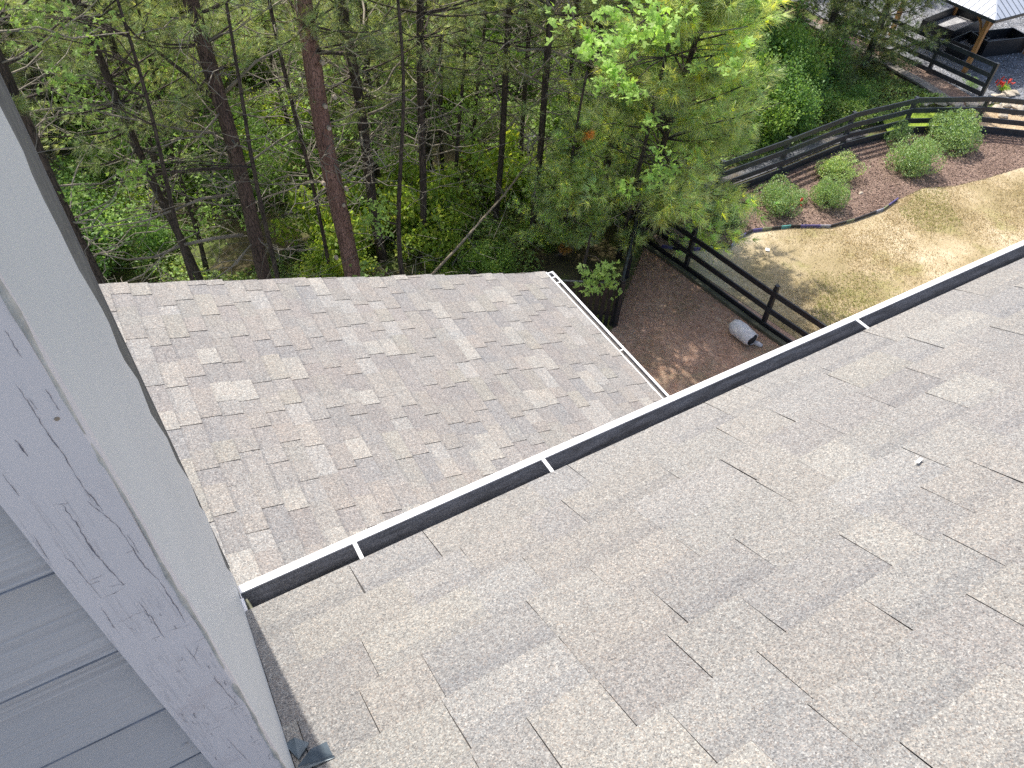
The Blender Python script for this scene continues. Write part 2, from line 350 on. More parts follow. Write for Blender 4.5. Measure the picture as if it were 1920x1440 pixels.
# ================================================================== HOUSE
house = thing('house', 'shingled house with two grey roofs, white gutters and cracked white corner board', 'house', (0, 0.6, GZ))
HP = Vector((0, 0.6, GZ))
def hpart(o, label=None):
    """parts are built in world coordinates and hung under the house"""
    o.parent = house; o.matrix_parent_inverse = Matrix.Translation(-HP)
    if label: o['label'] = label
    return o
TINTS = np.array([(0.270, 0.261, 0.251), (0.250, 0.242, 0.235), (0.255, 0.243, 0.236), (0.241, 0.238, 0.237), (0.303, 0.297, 0.285), (0.266, 0.259, 0.243), (0.247, 0.235, 0.228)])
def shingle_roof(name, O, U, Vv, W, ulen, ncourse, expo, m_, u0=0.0, thick=0.0045, seed=1, lifted=0.0, uend_j=0.0, gain=1.0, wide=(0.12, 0.34), band=(0.42, .62, .74, .90), soft=0.5):
    r = np.random.default_rng(seed); O, U, Vv, W = map(np.array, (O, U, Vv, W))
    P = []; T = []; Mi = []
    def q(a, b, c, d, tint, mi):
        P.append([a, b, c, d]); T.append(tint); Mi.append(mi)
    def pt(u, v, w_): return O+U*u+Vv*v+W*w_
    for i in range(ncourse):
        v0 = i*expo; v1 = v0+expo+0.012
        u = u0 - r.uniform(0, 0.25); up = True; end = u0+ulen + r.uniform(-uend_j, uend_j)
        while u < end:
            L = r.uniform(*wide); L = min(L, end-u+0.0001)
            ua = max(u, u0); ub = u+L
            if ub > ua + 0.004:
                high = up
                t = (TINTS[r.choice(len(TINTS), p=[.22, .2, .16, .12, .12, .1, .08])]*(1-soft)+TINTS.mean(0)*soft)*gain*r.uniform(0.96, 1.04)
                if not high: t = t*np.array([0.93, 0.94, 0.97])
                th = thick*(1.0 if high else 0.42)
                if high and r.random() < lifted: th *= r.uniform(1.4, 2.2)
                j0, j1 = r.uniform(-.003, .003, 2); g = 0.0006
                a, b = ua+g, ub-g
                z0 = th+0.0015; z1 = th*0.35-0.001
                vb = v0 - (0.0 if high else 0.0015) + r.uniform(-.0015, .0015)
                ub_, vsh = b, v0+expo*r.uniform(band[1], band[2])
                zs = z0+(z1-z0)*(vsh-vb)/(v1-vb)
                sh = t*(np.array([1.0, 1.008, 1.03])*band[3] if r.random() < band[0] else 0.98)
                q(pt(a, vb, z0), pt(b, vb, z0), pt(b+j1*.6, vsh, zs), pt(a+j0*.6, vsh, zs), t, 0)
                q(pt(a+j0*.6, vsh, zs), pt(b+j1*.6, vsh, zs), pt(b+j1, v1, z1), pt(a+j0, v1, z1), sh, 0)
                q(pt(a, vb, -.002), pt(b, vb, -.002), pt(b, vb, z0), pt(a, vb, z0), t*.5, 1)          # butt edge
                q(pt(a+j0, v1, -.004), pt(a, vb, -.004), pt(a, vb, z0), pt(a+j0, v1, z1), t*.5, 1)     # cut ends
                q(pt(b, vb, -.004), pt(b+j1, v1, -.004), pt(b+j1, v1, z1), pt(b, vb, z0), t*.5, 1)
            u += L; up = not up if r.random() < 0.85 else up
    v1 = ncourse*expo
    q(pt(u0, 0.001, -.003), pt(u0+ulen, 0.001, -.003), pt(u0+ulen, v1, -.003), pt(u0, v1, -.003), np.array([.1, .1, .1]), 1)
    P = np.array(P); me = np_mesh(name, P.reshape(-1, 3), 4, np.array(T))
    me.materials.append(m_); me.materials.append(M_CUT); me.polygons.foreach_set('material_index', np.array(Mi, dtype=np.int32)); me.update()
    o = bpy.data.objects.new(name, me); COL.objects.link(o); return o

# upper roof: its eave runs along x, it falls away from the camera
A = R_(25.5)
EY, EZ = 1.048, -1.812
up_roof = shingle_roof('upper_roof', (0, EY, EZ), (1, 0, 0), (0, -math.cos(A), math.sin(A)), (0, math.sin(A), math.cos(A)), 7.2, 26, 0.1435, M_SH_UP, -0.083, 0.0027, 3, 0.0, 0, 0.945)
hpart(up_roof, 'sunlit upper roof of grey shingles in the foreground')
MB().quadbox([(-0.083, EY-.01, EZ-.03), (7.1, EY-.01, EZ-.03), (7.1, EY-3.7*math.cos(A), EZ-.03+3.7*math.sin(A)), (-0.083, EY-3.7*math.cos(A), EZ-.03+3.7*math.sin(A)),
              (-0.083, EY-.01, EZ-.006), (7.1, EY-.01, EZ-.006), (7.1, EY-3.7*math.cos(A), EZ-.006+3.7*math.sin(A)), (-0.083, EY-3.7*math.cos(A), EZ-.006+3.7*math.sin(A))])
dk = MB().quadbox([(-0.083, EY-.01, EZ-.05), (7.1, EY-.01, EZ-.05), (7.1, EY-3.7*math.cos(A), EZ-.05+3.7*math.sin(A)), (-0.083, EY-3.7*math.cos(A), EZ-.05+3.7*math.sin(A)),
              (-0.083, EY-.01, EZ-.007), (7.1, EY-.01, EZ-.007), (7.1, EY-3.7*math.cos(A), EZ-.007+3.7*math.sin(A)), (-0.083, EY-3.7*math.cos(A), EZ-.007+3.7*math.sin(A))]).build('roof_deck', M_CUT); hpart(dk)

# lower roof: its eave runs along y, it falls to the right
B = R_(18.8)
LX, LZ, LY1 = 3.765, -5.262, 5.378
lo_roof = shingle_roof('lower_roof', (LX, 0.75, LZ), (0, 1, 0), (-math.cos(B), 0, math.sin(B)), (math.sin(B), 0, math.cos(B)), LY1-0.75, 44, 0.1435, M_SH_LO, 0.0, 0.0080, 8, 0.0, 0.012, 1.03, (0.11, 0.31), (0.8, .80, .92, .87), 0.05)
hpart(lo_roof, 'paler lower wing roof reaching the edge of the woods')
n_ = 44*0.1435
dl = MB().quadbox([(LX, .75, LZ-.06), (LX, LY1-.03, LZ-.06), (LX-n_*math.cos(B), LY1-.03, LZ-.06+n_*math.sin(B)), (LX-n_*math.cos(B), .75, LZ-.06+n_*math.sin(B)),
                   (LX, .75, LZ-.008), (LX, LY1-.03, LZ-.008), (LX-n_*math.cos(B), LY1-.03, LZ-.008+n_*math.sin(B)), (LX-n_*math.cos(B), .75, LZ-.008+n_*math.sin(B))]).build('lower_roof_deck', M_CUT); hpart(dl)
# walls below the roofs
ridx = LX-n_*math.cos(B)
wl = MB()
wl.quadbox([(ridx-2, .72, GZ), (LX-.3, .72, GZ), (LX-.3, LY1-.3, GZ), (ridx-2, LY1-.3, GZ), (ridx-2, .72, LZ+1.0), (LX-.3, .72, LZ-.02), (LX-.3, LY1-.3, LZ-.02), (ridx-2, LY1-.3, LZ+1.0)])
hpart(wl.build('lower_wing_wall', M_WALL))
hpart(MB().box((-.083, -4.0, GZ), (7.0, .70, -1.98)).build('main_wall', M_WALL))
hpart(MB().box((-3.2, -4.0, GZ), (-.10, .70, -2.2)).build('inner_wall', M_WALL))

# gutter: a K-shaped trough swept along its run
def gutter(name, P0, along, outw, length, width, depth, lip, m_out, hangs, hang_w, label, endcap=True):
    P0 = Vector(P0); along = Vector(along); outw = Vector(outw); up = Vector((0, 0, 1))
    def P(s_, o_, z_): return P0+along*s_+outw*o_+up*z_
    root = MB()
    prof = [(0.0, 0.012), (0.0, -depth), (width*0.62, -depth), (width*0.80, -depth*0.62), (width*0.97, -depth*0.30), (width, -0.012), (width, 0.0)]
    t = 0.0022
    v = []; f = []
    for s_ in (0, length):
        for (o_, z_) in prof: v.append(P(s_, o_, z_))
    k = len(prof)
    for i in range(k-1): f.append((i, i+1, k+i+1, k+i))
    tr = mk(name, poly_mesh(name, v, f), None, [M_TROUGH])
    so = tr.modifiers.new('skin', 'SOLIDIFY'); so.thickness = 0.0018; so.offset = 0
    hpart(tr, label)
    def sub(o):
        o.parent = tr; return o
    # the white folded front lip and the outer face
    lp = MB()
    segs = [(-lip*0.5, 0.0025), (lip*0.5, 0.0025), (lip*0.5+0.001, -0.006), (lip*0.25, -0.03), (width*-0.2, -depth-0.004), (width*-0.22, -depth-0.0065), (lip*0.25+.002, -.034), (lip*0.1, -0.008), (-lip*0.5, -0.003)]
    vv = [P(s_, width+o_, z_) for s_ in (0, length) for (o_, z_) in segs]; kk = len(segs)
    ff = [(i, (i+1) % kk, kk+(i+1) % kk, kk+i) for i in range(kk)] + [tuple(range(kk)), tuple(range(2*kk-1, kk-1, -1))]
    lipo = mk('front_lip', poly_mesh('front_lip', vv, ff), None, [m_out]); sub(lipo)
    for h in hangs:
        b = MB(); b.bar(P(h, -0.004, 0.0035), P(h, width-lip*0.5-.002, 0.0015), hang_w, 0.005, (0, 0, 1))
        b.bar(P(h, width-lip*.5-.004, -0.0005), P(h, width-lip*.5+.002, -0.001), hang_w*1.15, 0.010, (0, 0, 1))
        sub(b.build('gutter_hanger', m_out, None, False, hang_w*0.25))
    return tr, sub, P
g1, sub1, G1P = gutter('upper_gutter', (-0.079, EY-.012, -1.826), (1, 0, 0), (0, 1, 0), 7.25, 0.088, 0.070, 0.022, M_WHITE, [0.079+0.232, 0.079+.835, 0.079+2.185, 0.079+4.0], 0.012, 'white gutter with a dirty dark trough along the upper roof')
gr_ = np.random.default_rng(60); n = 9000; Lg = gr_.uniform(0, 4.5, n)
C_ = np.stack([np.array(G1P(0, 0, 0))+np.array([l, o_, z_]) for l, o_, z_ in zip(Lg, np.clip(gr_.normal(.062, .006, n), .050, .074), gr_.uniform(-.064, -.060, n))])
GC = C_; 
# grey metal back flange seen between trough and shingles, end cap and sealant
fb = MB().quadbox([G1P(0, .0, -.012), G1P(7.2, .0, -.012), G1P(7.2, .046, -.046), G1P(0, .046, -.046), G1P(0, .0, -.009), G1P(7.2, .0, -.009), G1P(7.2, .046, -.043), G1P(0, .046, -.043)])
sub1(fb.build('back_flange', M_FLASHBACK))
ec = MB().quadbox([G1P(-.002, -.004, -.07), G1P(.0, -.004, -.07), G1P(.0, .088, -.07), G1P(-.002, .088, -.07), G1P(-.002, -.004, .0), G1P(.0, -.004, .0), G1P(.0, .088, .0), G1P(-.002, .088, .0)])
ec.quadbox([G1P(-.009, -.004, -.012), G1P(.003, -.004, -.012), G1P(.003, .060, -.012), G1P(-.009, .060, -.012), G1P(-.009, -.004, .003), G1P(.003, -.004, .003), G1P(.003, .060, .003), G1P(-.009, .060, .003)])
sub1(ec.build('end_cap', M_WHITE))
sl = MB().tube([G1P(.006, .062, -.012), G1P(.008, .05, -.022), G1P(.010, .03, -.026), G1P(.016, .012, -.024), G1P(.018, .003, -.02)], [.004, .006, .007, .008, .004], 8)
sub1(sl.build('sealant_bead', M_SEAL, None, True))
g2, sub2, G2P = gutter('lower_gutter', (LX+.024, .80, -5.30), (0, 1, 0), (1, 0, 0), LY1+.012-.80, 0.080, 0.08, 0.024, M_WHITE, [5.2-.8, 4.02-.8, 5.30-.8, 2.9-.8], 0.016, 'white gutter along the lower roof above the yard')
de = MB().box((LX-.012, .80, LZ-.030), (LX+.027, LY1+.01, LZ-.009)); sub2(de.build('drip_edge', M_WHITE))
ec = MB().box((LX+.0, LY1+.004, -5.38), (LX+.115, LY1+.016, -5.296)); sub2(ec.build('end_cap', M_WHITE))
hpart(MB().box((LX-.03, .75, LZ-.22), (LX+.012, LY1+.0, LZ-.05)).build('lower_fascia', M_WHITE))
hpart(MB().box((-.083, EY-.05, -2.02), (7.1, EY-.016, -1.86)).build('upper_fascia', M_WHITE))
hpart(MB().quadbox([(LX-.02, LY1-.03, LZ-.2), (LX-.02, LY1-.008, LZ-.2), (ridx, LY1-.008, LZ-.2+n_*math.sin(B)), (ridx, LY1-.03, LZ-.2+n_*math.sin(B)),
                (LX-.02, LY1-.03, LZ-.022), (LX-.02, LY1-.008, LZ-.022), (ridx, LY1-.008, LZ-.022+n_*math.sin(B)), (ridx, LY1-.03, LZ-.022+n_*math.sin(B))]).build('rake_board', M_WHITE))

# corner of the upper wall beside the camera: lap siding, cracked corner board, plain return board
XR, YF = -0.083, 0.48
ZT = 1.6
sid = MB()
zt = -0.632 + 0.168*13
while zt > -1.9:
    z0 = zt-0.168
    sid.quadbox([(-2.6, YF+.004, z0), (-.158, YF+.004, z0), (-.158, YF+.05, z0), (-2.6, YF+.05, z0), (-2.6, YF+.030, zt), (-.158, YF+.030, zt), (-.158, YF+.05, zt), (-2.6, YF+.05, zt)])
    zt = z0
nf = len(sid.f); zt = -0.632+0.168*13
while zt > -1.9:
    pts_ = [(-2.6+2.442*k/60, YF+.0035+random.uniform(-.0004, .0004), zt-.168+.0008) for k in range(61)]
    sid.tube(pts_, [random.uniform(.0006, .0014) for _ in pts_], 5); zt -= .168  # thin darker tubes stand in for the shade line under each lap
so_ = hpart(sid.build('lap_siding', M_SIDING), 'grey grained lap siding left of the corner board')
so_.data.materials.append(simple('lap_shade_line', (.27, .265, .27), .9, 0, .4, 20))
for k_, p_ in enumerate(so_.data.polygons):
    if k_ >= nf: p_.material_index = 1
cb = bmesh.new()
nz = 90; rr = np.random.default_rng(4); jit = np.cumsum(rr.normal(0, .0006, nz)); jit -= np.linspace(0, jit[-1], nz)
for k in range(nz):
    z = -1.95+(ZT+1.95)*k/(nz-1); e = float(np.clip(jit[k], -.002, .002))
    for x, y in ((-.164+e*.3, YF+.045), (-.164+e*.3, YF), (XR-.004+e, YF), (XR-.001+e, YF+.0035), (XR, YF+.010)): cb.verts.new((x, y, z))
cb.verts.ensure_lookup_table()
for k in range(nz-1):
    for i in range(4): cb.faces.new([cb.verts[k*5+i], cb.verts[k*5+i+1], cb.verts[(k+1)*5+i+1], cb.verts[(k+1)*5+i]])
me = bpy.data.meshes.new('corner_board'); cb.to_mesh(me); board_me = me; hpart(mk('corner_board', me, None, [M_BOARD]), 'cracked lavender white corner board')
def onface(p): return atY(p, YF-.0006)
CR = [([(28, 718), (60, 765), (90, 815), (120, 853), (150, 905), (173, 942)], 1.3), ([(117, 947), (145, 985), (172, 1030), (200, 1062), (232, 1098)], 2.6), ([(163, 940), (195, 965), (225, 992), (268, 1058), (300, 1092)], 1.5),
      ([(300, 1092), (325, 1130), (348, 1168)], 1.8), ([(30, 825), (52, 856)], 2.6), ([(120, 1040), (155, 1080), (190, 1122)], 1.2), ([(260, 1128), (285, 1160), (310, 1198)], 2.0), ([(5, 890), (36, 930)], 1.2), ([(86, 730), (112, 770)], 1.3),
      ([(400, 1270), (446, 1322)], 1.5), ([(160, 918), (193, 958)], 1.3), ([(220, 1168), (248, 1155), (272, 1146)], 1.0), ([(310, 1185), (360, 1172)], 1.0), ([(425, 1384), (470, 1432)], 1.3), ([(100, 948), (130, 944)], .9), ([(203, 1100), (235, 1096)], 1.1),
      ([(455, 1345), (478, 1332)], 1.4), ([(498, 1420), (515, 1408)], 1.6), ([(485, 1372), (512, 1402)], 1.0), ([(240, 1004), (262, 1040)], .9), ([(345, 1210), (380, 1255)], .9), ([(365, 1232), (372, 1210)], .9), ([(190, 1140), (215, 1180)], 1.6), ([(270, 1290), (300, 1283)], .8), ([(330, 1330), (350, 1328)], .9), ([(60, 1000), (92, 1050)], .8), ([(10, 620), (40, 670)], .9), ([(52, 745), (70, 768)], .8)]
rr = np.random.default_rng(12); cv = []; cf = []
def crack(pl, wpx):
    P = []
    for i in range(len(pl)-1):
        for k in range(7): P.append(np.array(pl[i])*(1-k/7)+np.array(pl[i+1])*k/7)
    P.append(np.array(pl[-1])); n = len(P); b0 = len(cv)
    for i, p in enumerate(P):
        q = onface(p+rr.normal(0, .8, 2)); d = np.array(pl[-1])-np.array(pl[0]); hor = abs(d[0]) > 2.2*abs(d[1])
        t_ = max(0.12, math.sin(math.pi*(i+.5)/n)**.5)*rr.uniform(.3, 1.2)*wpx*.00024
        o_ = np.array([0, 0, t_]) if hor else np.array([t_, 0, 0])
        cv.extend([tuple(q-o_), tuple(q+o_)])
    for i in range(n-1): cf.append((b0+2*i, b0+2*i+2, b0+2*i+3, b0+2*i+1))
for pl, wp in CR: crack(pl, wp)
for k in range(60):
    z_ = rr.uniform(-1.5, -.6); x_ = rr.uniform(-.158, -.09); q = np.array([x_, YF-.0006, z_]); L = rr.uniform(.004, .02); b0 = len(cv); hz = rr.random() < .3
    for i in range(5):
        c_ = q+(np.array([L*i/4, 0, rr.normal(0, .0004)]) if hz else np.array([rr.normal(0, .0005), 0, -L*i/4])); t_ = rr.uniform(.00012, .0004)*(1-abs(i-2)*.3)
        o_ = np.array([0, 0, t_]) if hz else np.array([t_, 0, 0]); cv.extend([tuple(c_-o_), tuple(c_+o_)])
    for i in range(4): cf.append((b0+2*i, b0+2*i+2, b0+2*i+3, b0+2*i+1))
bmj = bmesh.new(); bmj.from_mesh(board_me); n0 = len(bmj.faces); bmj.from_mesh(poly_mesh('cracks', cv, cf)); bmj.faces.ensure_lookup_table()
board_me.materials.append(simple('crack_dark', (.22, .20, .215), .9, 0, .5, 60))
for k_ in range(n0, len(bmj.faces)): bmj.faces[k_].material_index = 1
bmj.to_mesh(board_me); bmj.free()
kn = onface((107, 786)); hpart(MB().tube([kn+np.array([0, -.0004, 0]), kn+np.array([0, .002, 0])], [.0016, .0026], 9).build('wood_knot', simple('brown_knot', (.38, .29, .20), .8)))
# return board: far edge is ragged, beyond it a weathered grey strip up to the corner of the wall
WV = [(1.12, ZT), (1.08, .6), (1.05, .1), (1.06, -.2), (1.00, -.444), (1.021, -.516), (.992, -.530), (.985, -.563), (1.001, -.623), (1.0, -.652), (1.005, -.690), (1.03, -.735), (1.07, -.811), (1.078, -.850), (1.036, -.872), (1.037, -.897), (1.116, -1.02), (1.055, -1.05), (1.151, -1.225), (1.131, -1.279), (1.22, -1.46), (1.165, -1.49), (1.236, -1.61), (1.205, -1.65), (1.12, -1.70), (1.155, -1.77), (1.19, -1.84), (1.2, -1.95)]
V = []; 
for y, z in WV: V += [(XR, YF+.010, z), (XR, y, z), (XR-.006, y+.001, z)]
n = len(WV)
Fc = []
for k in range(n-1):
    Fc += [(3*k, 3*k+1, 3*k+4, 3*k+3), (3*k+1, 3*k+2, 3*k+5, 3*k+4)]
hpart(mk('return_board', poly_mesh('return_board', V, Fc), None, [M_RETURN]), 'smooth pale return board with a ragged far edge')
es = MB().box((XR-.04, .94, -1.95), (XR-.004, 1.245, ZT)); hpart(es.build('edge_strip', M_EDGE))
bl = MB().box((XR-.008, 1.2465, -1.9), (XR-.002, 1.2495, ZT)); hpart(bl.build('edge_bead', simple('grey_bead', (0.30, 0.29, 0.27), 0.5)))
# old caulk running down the corner, in an uneven thickness
rr = np.random.default_rng(9); pts = []; rad = []
for k in range(120):
    z = -1.62+(ZT+1.62)*k/119; pts.append((XR-.0035+.0012*math.sin(k*.7), YF+.001+.0008*math.sin(k*.33), z)); rad.append(0.0010+abs(float(rr.normal(0, .0013))))
hpart(MB().tube(pts, rad, 6).build('caulk_bead', M_CAULK, None, True))
hpart(MB().box((-2.6, YF+.05, -1.95), (XR-.042, 1.243, ZT)).build('upper_wall_core', M_WALL))
# nail heads and chipped spots on the siding
hpart(MB().tube([(-.176, YF+.008, -1.10), (-.176, YF+.02, -1.10)], .0035, 10).build('nail_head', M_SIDING))
# step flashing at the foot of the board
a_, b_, W_ = np.array([0, -math.cos(A), math.sin(A)]), np.array([1, 0, 0]), np.array([0, math.sin(A), math.cos(A)])
def rp(u, v, w_=0.0): return np.array([0, EY, EZ])+b_*u+a_*v+W_*w_
def onroof(p):
    r_ = ray(p); nn = W_; return r_*((nn@np.array([0, EY, EZ]))/(nn@r_))
def plate(name, q4, t=.0012):
    q4 = [np.array(q) for q in q4]; nn = np.cross(q4[1]-q4[0], q4[2]-q4[0]); nn /= np.linalg.norm(nn)
    return hpart(MB().quadbox([q-nn*t/2 for q in q4]+[q+nn*t/2 for q in q4]).build(name, M_FLASH))
def onroof_h(p, h):
    r_ = ray(p); return r_*((W_@np.array([0, EY, EZ])+h)/(W_@r_))
plate('step_flashing', [onroof_h((551.5, 1382.7), .012), onroof_h((580, 1393), .010), onroof_h((560, 1424), .007), onroof_h((533, 1396), .007)])
plate('step_flashing', [onroof_h((582, 1404.6), .026), onroof_h((612, 1390.5), .026), onroof_h((624, 1416), .010), onroof_h((556, 1440), .010)])
plate('step_flashing', [onroof_h((556, 1441), .009), onroof_h((626, 1416), .009), onroof_h((628, 1420), .006), onroof_h((560, 1448), .006)], .002)
# white scrap on the upper roof
c = onroof((1724, 870))+W_*.009
o = MB().quadbox([c+b_*dx+a_*dy+W_*dw for dw in (0, .0015) for dx, dy in ((-.013, -.003), (.012, -.008), (.014, .000), (-.011, .006))]).build('paper_scrap', M_PAPER)
tag(o, 'small white scrap lying on the upper roof shingles', 'scrap')

# ================================================================== FENCES
def post(parent, x, y, h, s_=0.10, m_=None, cap=True, z=GZ):
    b = MB().box((x-s_/2, y-s_/2, z), (x+s_/2, y+s_/2, z+h))
    if cap: b.box((x-s_*.4, y-s_*.4, z+h), (x+s_*.4, y+s_*.4, z+h+.03)); b.box((x-s_*.5, y-s_*.5, z+h+.03), (x+s_*.5, y+s_*.5, z+h+.075))
    o = b.build('fence_post', m_ or M_FENCE, None, False, .008); o.parent = parent
    o.matrix_parent_inverse = Matrix.Translation(-Vector(parent.location)); return o
def rails(parent, pts, heights, th, ht, m_, z=GZ, off=0.0, vis=None):
    for i in range(len(pts)-1):
        for h in heights:
            hh, hth = h if isinstance(h, tuple) else (h, ht)
            (xa, ya), (xb, yb) = pts[i], pts[i+1]
            o = MB().bar((xa, ya, z+hh+random.uniform(-.008, .008)), (xb, yb, z+hh+random.uniform(-.008, .008)), th, hth).build('fence_rail', m_, None, False, .005); o.parent = parent
            o.matrix_parent_inverse = Matrix.Translation(-Vector(parent.location))
fr = thing('rail_fence', 'long curved black four rail fence behind the mulch bed and its shrubs', 'fence', (17.2, 13.03, GZ))
for x, y in FP: post(fr, x, y, 1.22, .11, M_FENCEB, False)
rails(fr, [(x, y-.07) for x, y in FP], [1.14, .80, .45, (.12, .24)], .035, .165, M_FENCEB)
# wire mesh between the rails
wm = MB()
for i in range(len(FP)-1):
    a = Vector((*FP[i], 0)); b = Vector((*FP[i+1], 0)); L = (b-a).length; n = int(L/.10)
    for k in range(n):
        p = a+(b-a)*(k/n); wm.bar((p.x, p.y-.045, GZ+.02), (p.x, p.y-.045, GZ+1.15), .003, .003, (0, 1, 0))
    for k in range(9): wm.bar((a.x, a.y-.045, GZ+.08+.12*k), (b.x, b.y-.045, GZ+.08+.12*k), .003, .003)
o = wm.build('wire_mesh', M_FENCEB); o.parent = fr; o.matrix_parent_inverse = Matrix.Translation(-Vector(fr.location))

MP = [(11.55, 12.6), (11.85, 10.75), (12.15, 8.22), (12.55, 5.7), (12.9, 3.2), (13.2, .9)]
fm = thing('rail_fence', 'straight black three rail fence between the pine straw yard and the dry lawn', 'fence', (12.15, 8.22, GZ))
for x, y in MP: post(fm, x, y, 1.16, .10, M_FENCE)
rails(fm, [(x-.06, y) for x, y in MP], [1.02, .56, (.12, .15)], .04, .14, M_FENCE)
for i in range(len(MP)-1):
    (xa, ya), (xb, yb) = MP[i], MP[i+1]
    o = MB().bar((xa-.16, ya, GZ+.045), (xb-.16, yb, GZ+.045), .12, .11).build('base_timber', M_TIMBER, None, False, .015); o.parent = fm
    o.matrix_parent_inverse = Matrix.Translation(-Vector(fm.location))

fp_ = thing('picket_fence', 'old black picket fence closing the yard beside the lower gutter', 'fence', (9.0, 9.85, GZ))
PA, PB, PC = np.array([9.0, 9.85]), np.array([11.55, 12.5]), np.array([6.2, 11.6])
for a, b in ((PA, PB), (PA, PC)):
    L = np.linalg.norm(b-a); d = (b-a)/L; n = int(L/.14)
    pk = MB()
    for k in range(n):
        p = a+d*(k+.5)*.14; e = random.uniform(-.03, .03)
        pk.bar((p[0], p[1], GZ), (p[0]+random.uniform(-.02, .02), p[1], GZ+1.25+e), .09, .02, (d[1], -d[0], 0))
    o = pk.build('picket_panel', M_FENCE); o.parent = fp_; o.matrix_parent_inverse = Matrix.Translation(-Vector(fp_.location))
    nrm = np.array([-d[1], d[0]])*(.04 if a is PA and b is PB else -.04)
    rails(fp_, [tuple(a+nrm), tuple(b+nrm)], [1.1, .35], .04, .09, M_FENCE)
    rails(fp_, [tuple(a), tuple(b)], [1.27], .05, .02, M_FENCEB)
for p in (PA, PB, (PA+PB)/2, PC): post(fp_, p[0], p[1], 1.32, .12, M_FENCE)

SP = [(27.3, 13.55), (27.15, 15.68), (27.0, 17.9), (26.9, 20.2)]
fs = thing('rail_fence', 'short black four rail fence on top of the block wall by the gravel patio', 'fence', (27.15, 15.68, GZ))
for x, y in SP: post(fs, x, y, 1.22, .12, M_FENCEB, False)
rails(fs, [(x-.07, y) for x, y in SP], [1.15, .80, .45, .14], .035, .15, M_FENCEB)
o = MB().bar((26.9, 14.5, GZ+.8), (26.9, 14.5, GZ+.8001), .01, .01)

# block retaining wall with its concrete cap below that fence
rw = thing('retaining_wall', 'low dark block retaining wall with a pale cap below the patio fence', 'wall', (26.6, 16, GZ))
def uvbox(name, a, b, th, z0, z1, m_, parent):
    a = np.array(a); b = np.array(b); d = (b-a)/np.linalg.norm(b-a); nn = np.array([-d[1], d[0]])*th/2
    me = poly_mesh(name, [(*(a+nn), z0), (*(b+nn), z0), (*(b-nn), z0), (*(a-nn), z0), (*(a+nn), z1), (*(b+nn), z1), (*(b-nn), z1), (*(a-nn), z1)],
                   [(0, 1, 5, 4), (2, 3, 7, 6), (1, 2, 6, 5), (3, 0, 4, 7), (4, 5, 6, 7), (3, 2, 1, 0)])
    uv = me.uv_layers.new(name='uv'); L = np.linalg.norm(b-a); H = z1-z0
    for p in me.polygons:
        for li, c in zip(p.loop_indices, ((0, 0), (L, 0), (L, H), (0, H))): uv.data[li].uv = c
    o = mk(name, me, parent, [m_]); o.matrix_parent_inverse = Matrix.Translation(-Vector(parent.location)); return o
WPTS = [(26.35, 21.5), (26.35, 17.9), (26.25, 15.2), (25.95, 13.3)]
M_BLOCK = block_mat()
M_CAPST = simple('pale_wall_cap', (0.26, 0.235, 0.20), 0.9, 0, 0.3, 3, 0.5, 20)
for i in range(3):
    uvbox('block_face', WPTS[i], WPTS[i+1], .30, GZ-1.3, GZ-.02, M_BLOCK, rw)
    uvbox('wall_cap', WPTS[i], WPTS[i+1], .40, GZ-.018, GZ+.05, M_CAPST, rw)
sheet('patio_soil_verge', [(26.5, 21), (26.45, 15.2), (26.15, 13.35), (27.0, 13.3), (27.2, 15), (27.1, 21)], GZ+.014, M_MULCH)

# ================================================================== GAZEBO
gz = thing('gazebo', 'open timber gazebo with a pale grey ribbed metal roof on the gravel patio', 'gazebo', (30.2, 16.9, GZ))
gx0, gx1, gy0, gy1, ze = 28.05, 32.5, 14.7, 19.0, -9.92
def gpart(o): o.parent = gz; o.matrix_parent_inverse = Matrix.Translation(-Vector(gz.location)); return o
ax, ay, az_ = (gx0+gx1)/2, (gy0+gy1)/2, ze+1.15
rv = [(gx0, gy0, ze), (gx1, gy0, ze), (gx1, gy1, ze), (gx0, gy1, ze), (ax, ay, az_)]
me = poly_mesh('roof', rv, [(0, 1, 4), (1, 2, 4), (2, 3, 4), (3, 0, 4)]); o = mk('roof', me, None, [M_ROOFMETAL]); so = o.modifiers.new('t', 'SOLIDIFY'); so.thickness = .03; gpart(o)
seam = MB()
for (c0, c1) in (((gx0, gy0), (gx1, gy0)), ((gx0, gy1), (gx0, gy0))):
    c0 = np.array(c0); c1 = np.array(c1); L = np.linalg.norm(c1-c0)
    for k in range(1, 16):
        t = k/16; e = c0+(c1-c0)*t; mid = (c0+c1)/2; frac = min(t, 1-t)*2
        inn = np.array([ax, ay])-mid; top = e+inn*frac
        seam.bar((*e, ze+.008), (*top, ze+1.15*frac+.008), .022, .012)
gpart(seam.build('roof_seam', M_SEAM))
hp = MB().bar((gx0, gy0, ze+.012), (ax, ay, az_+.012), .05, .02); gpart(hp.build('hip_cap', M_ROOFMETAL))
fa = MB()
for a, b in (((gx0, gy0), (gx1, gy0)), ((gx1, gy0), (gx1, gy1)), ((gx1, gy1), (gx0, gy1)), ((gx0, gy1), (gx0, gy0))):
    fa.bar((*a, ze-.06), (*b, ze-.06), .04, .09)
gpart(fa.build('eave_trim', M_FENCEB))
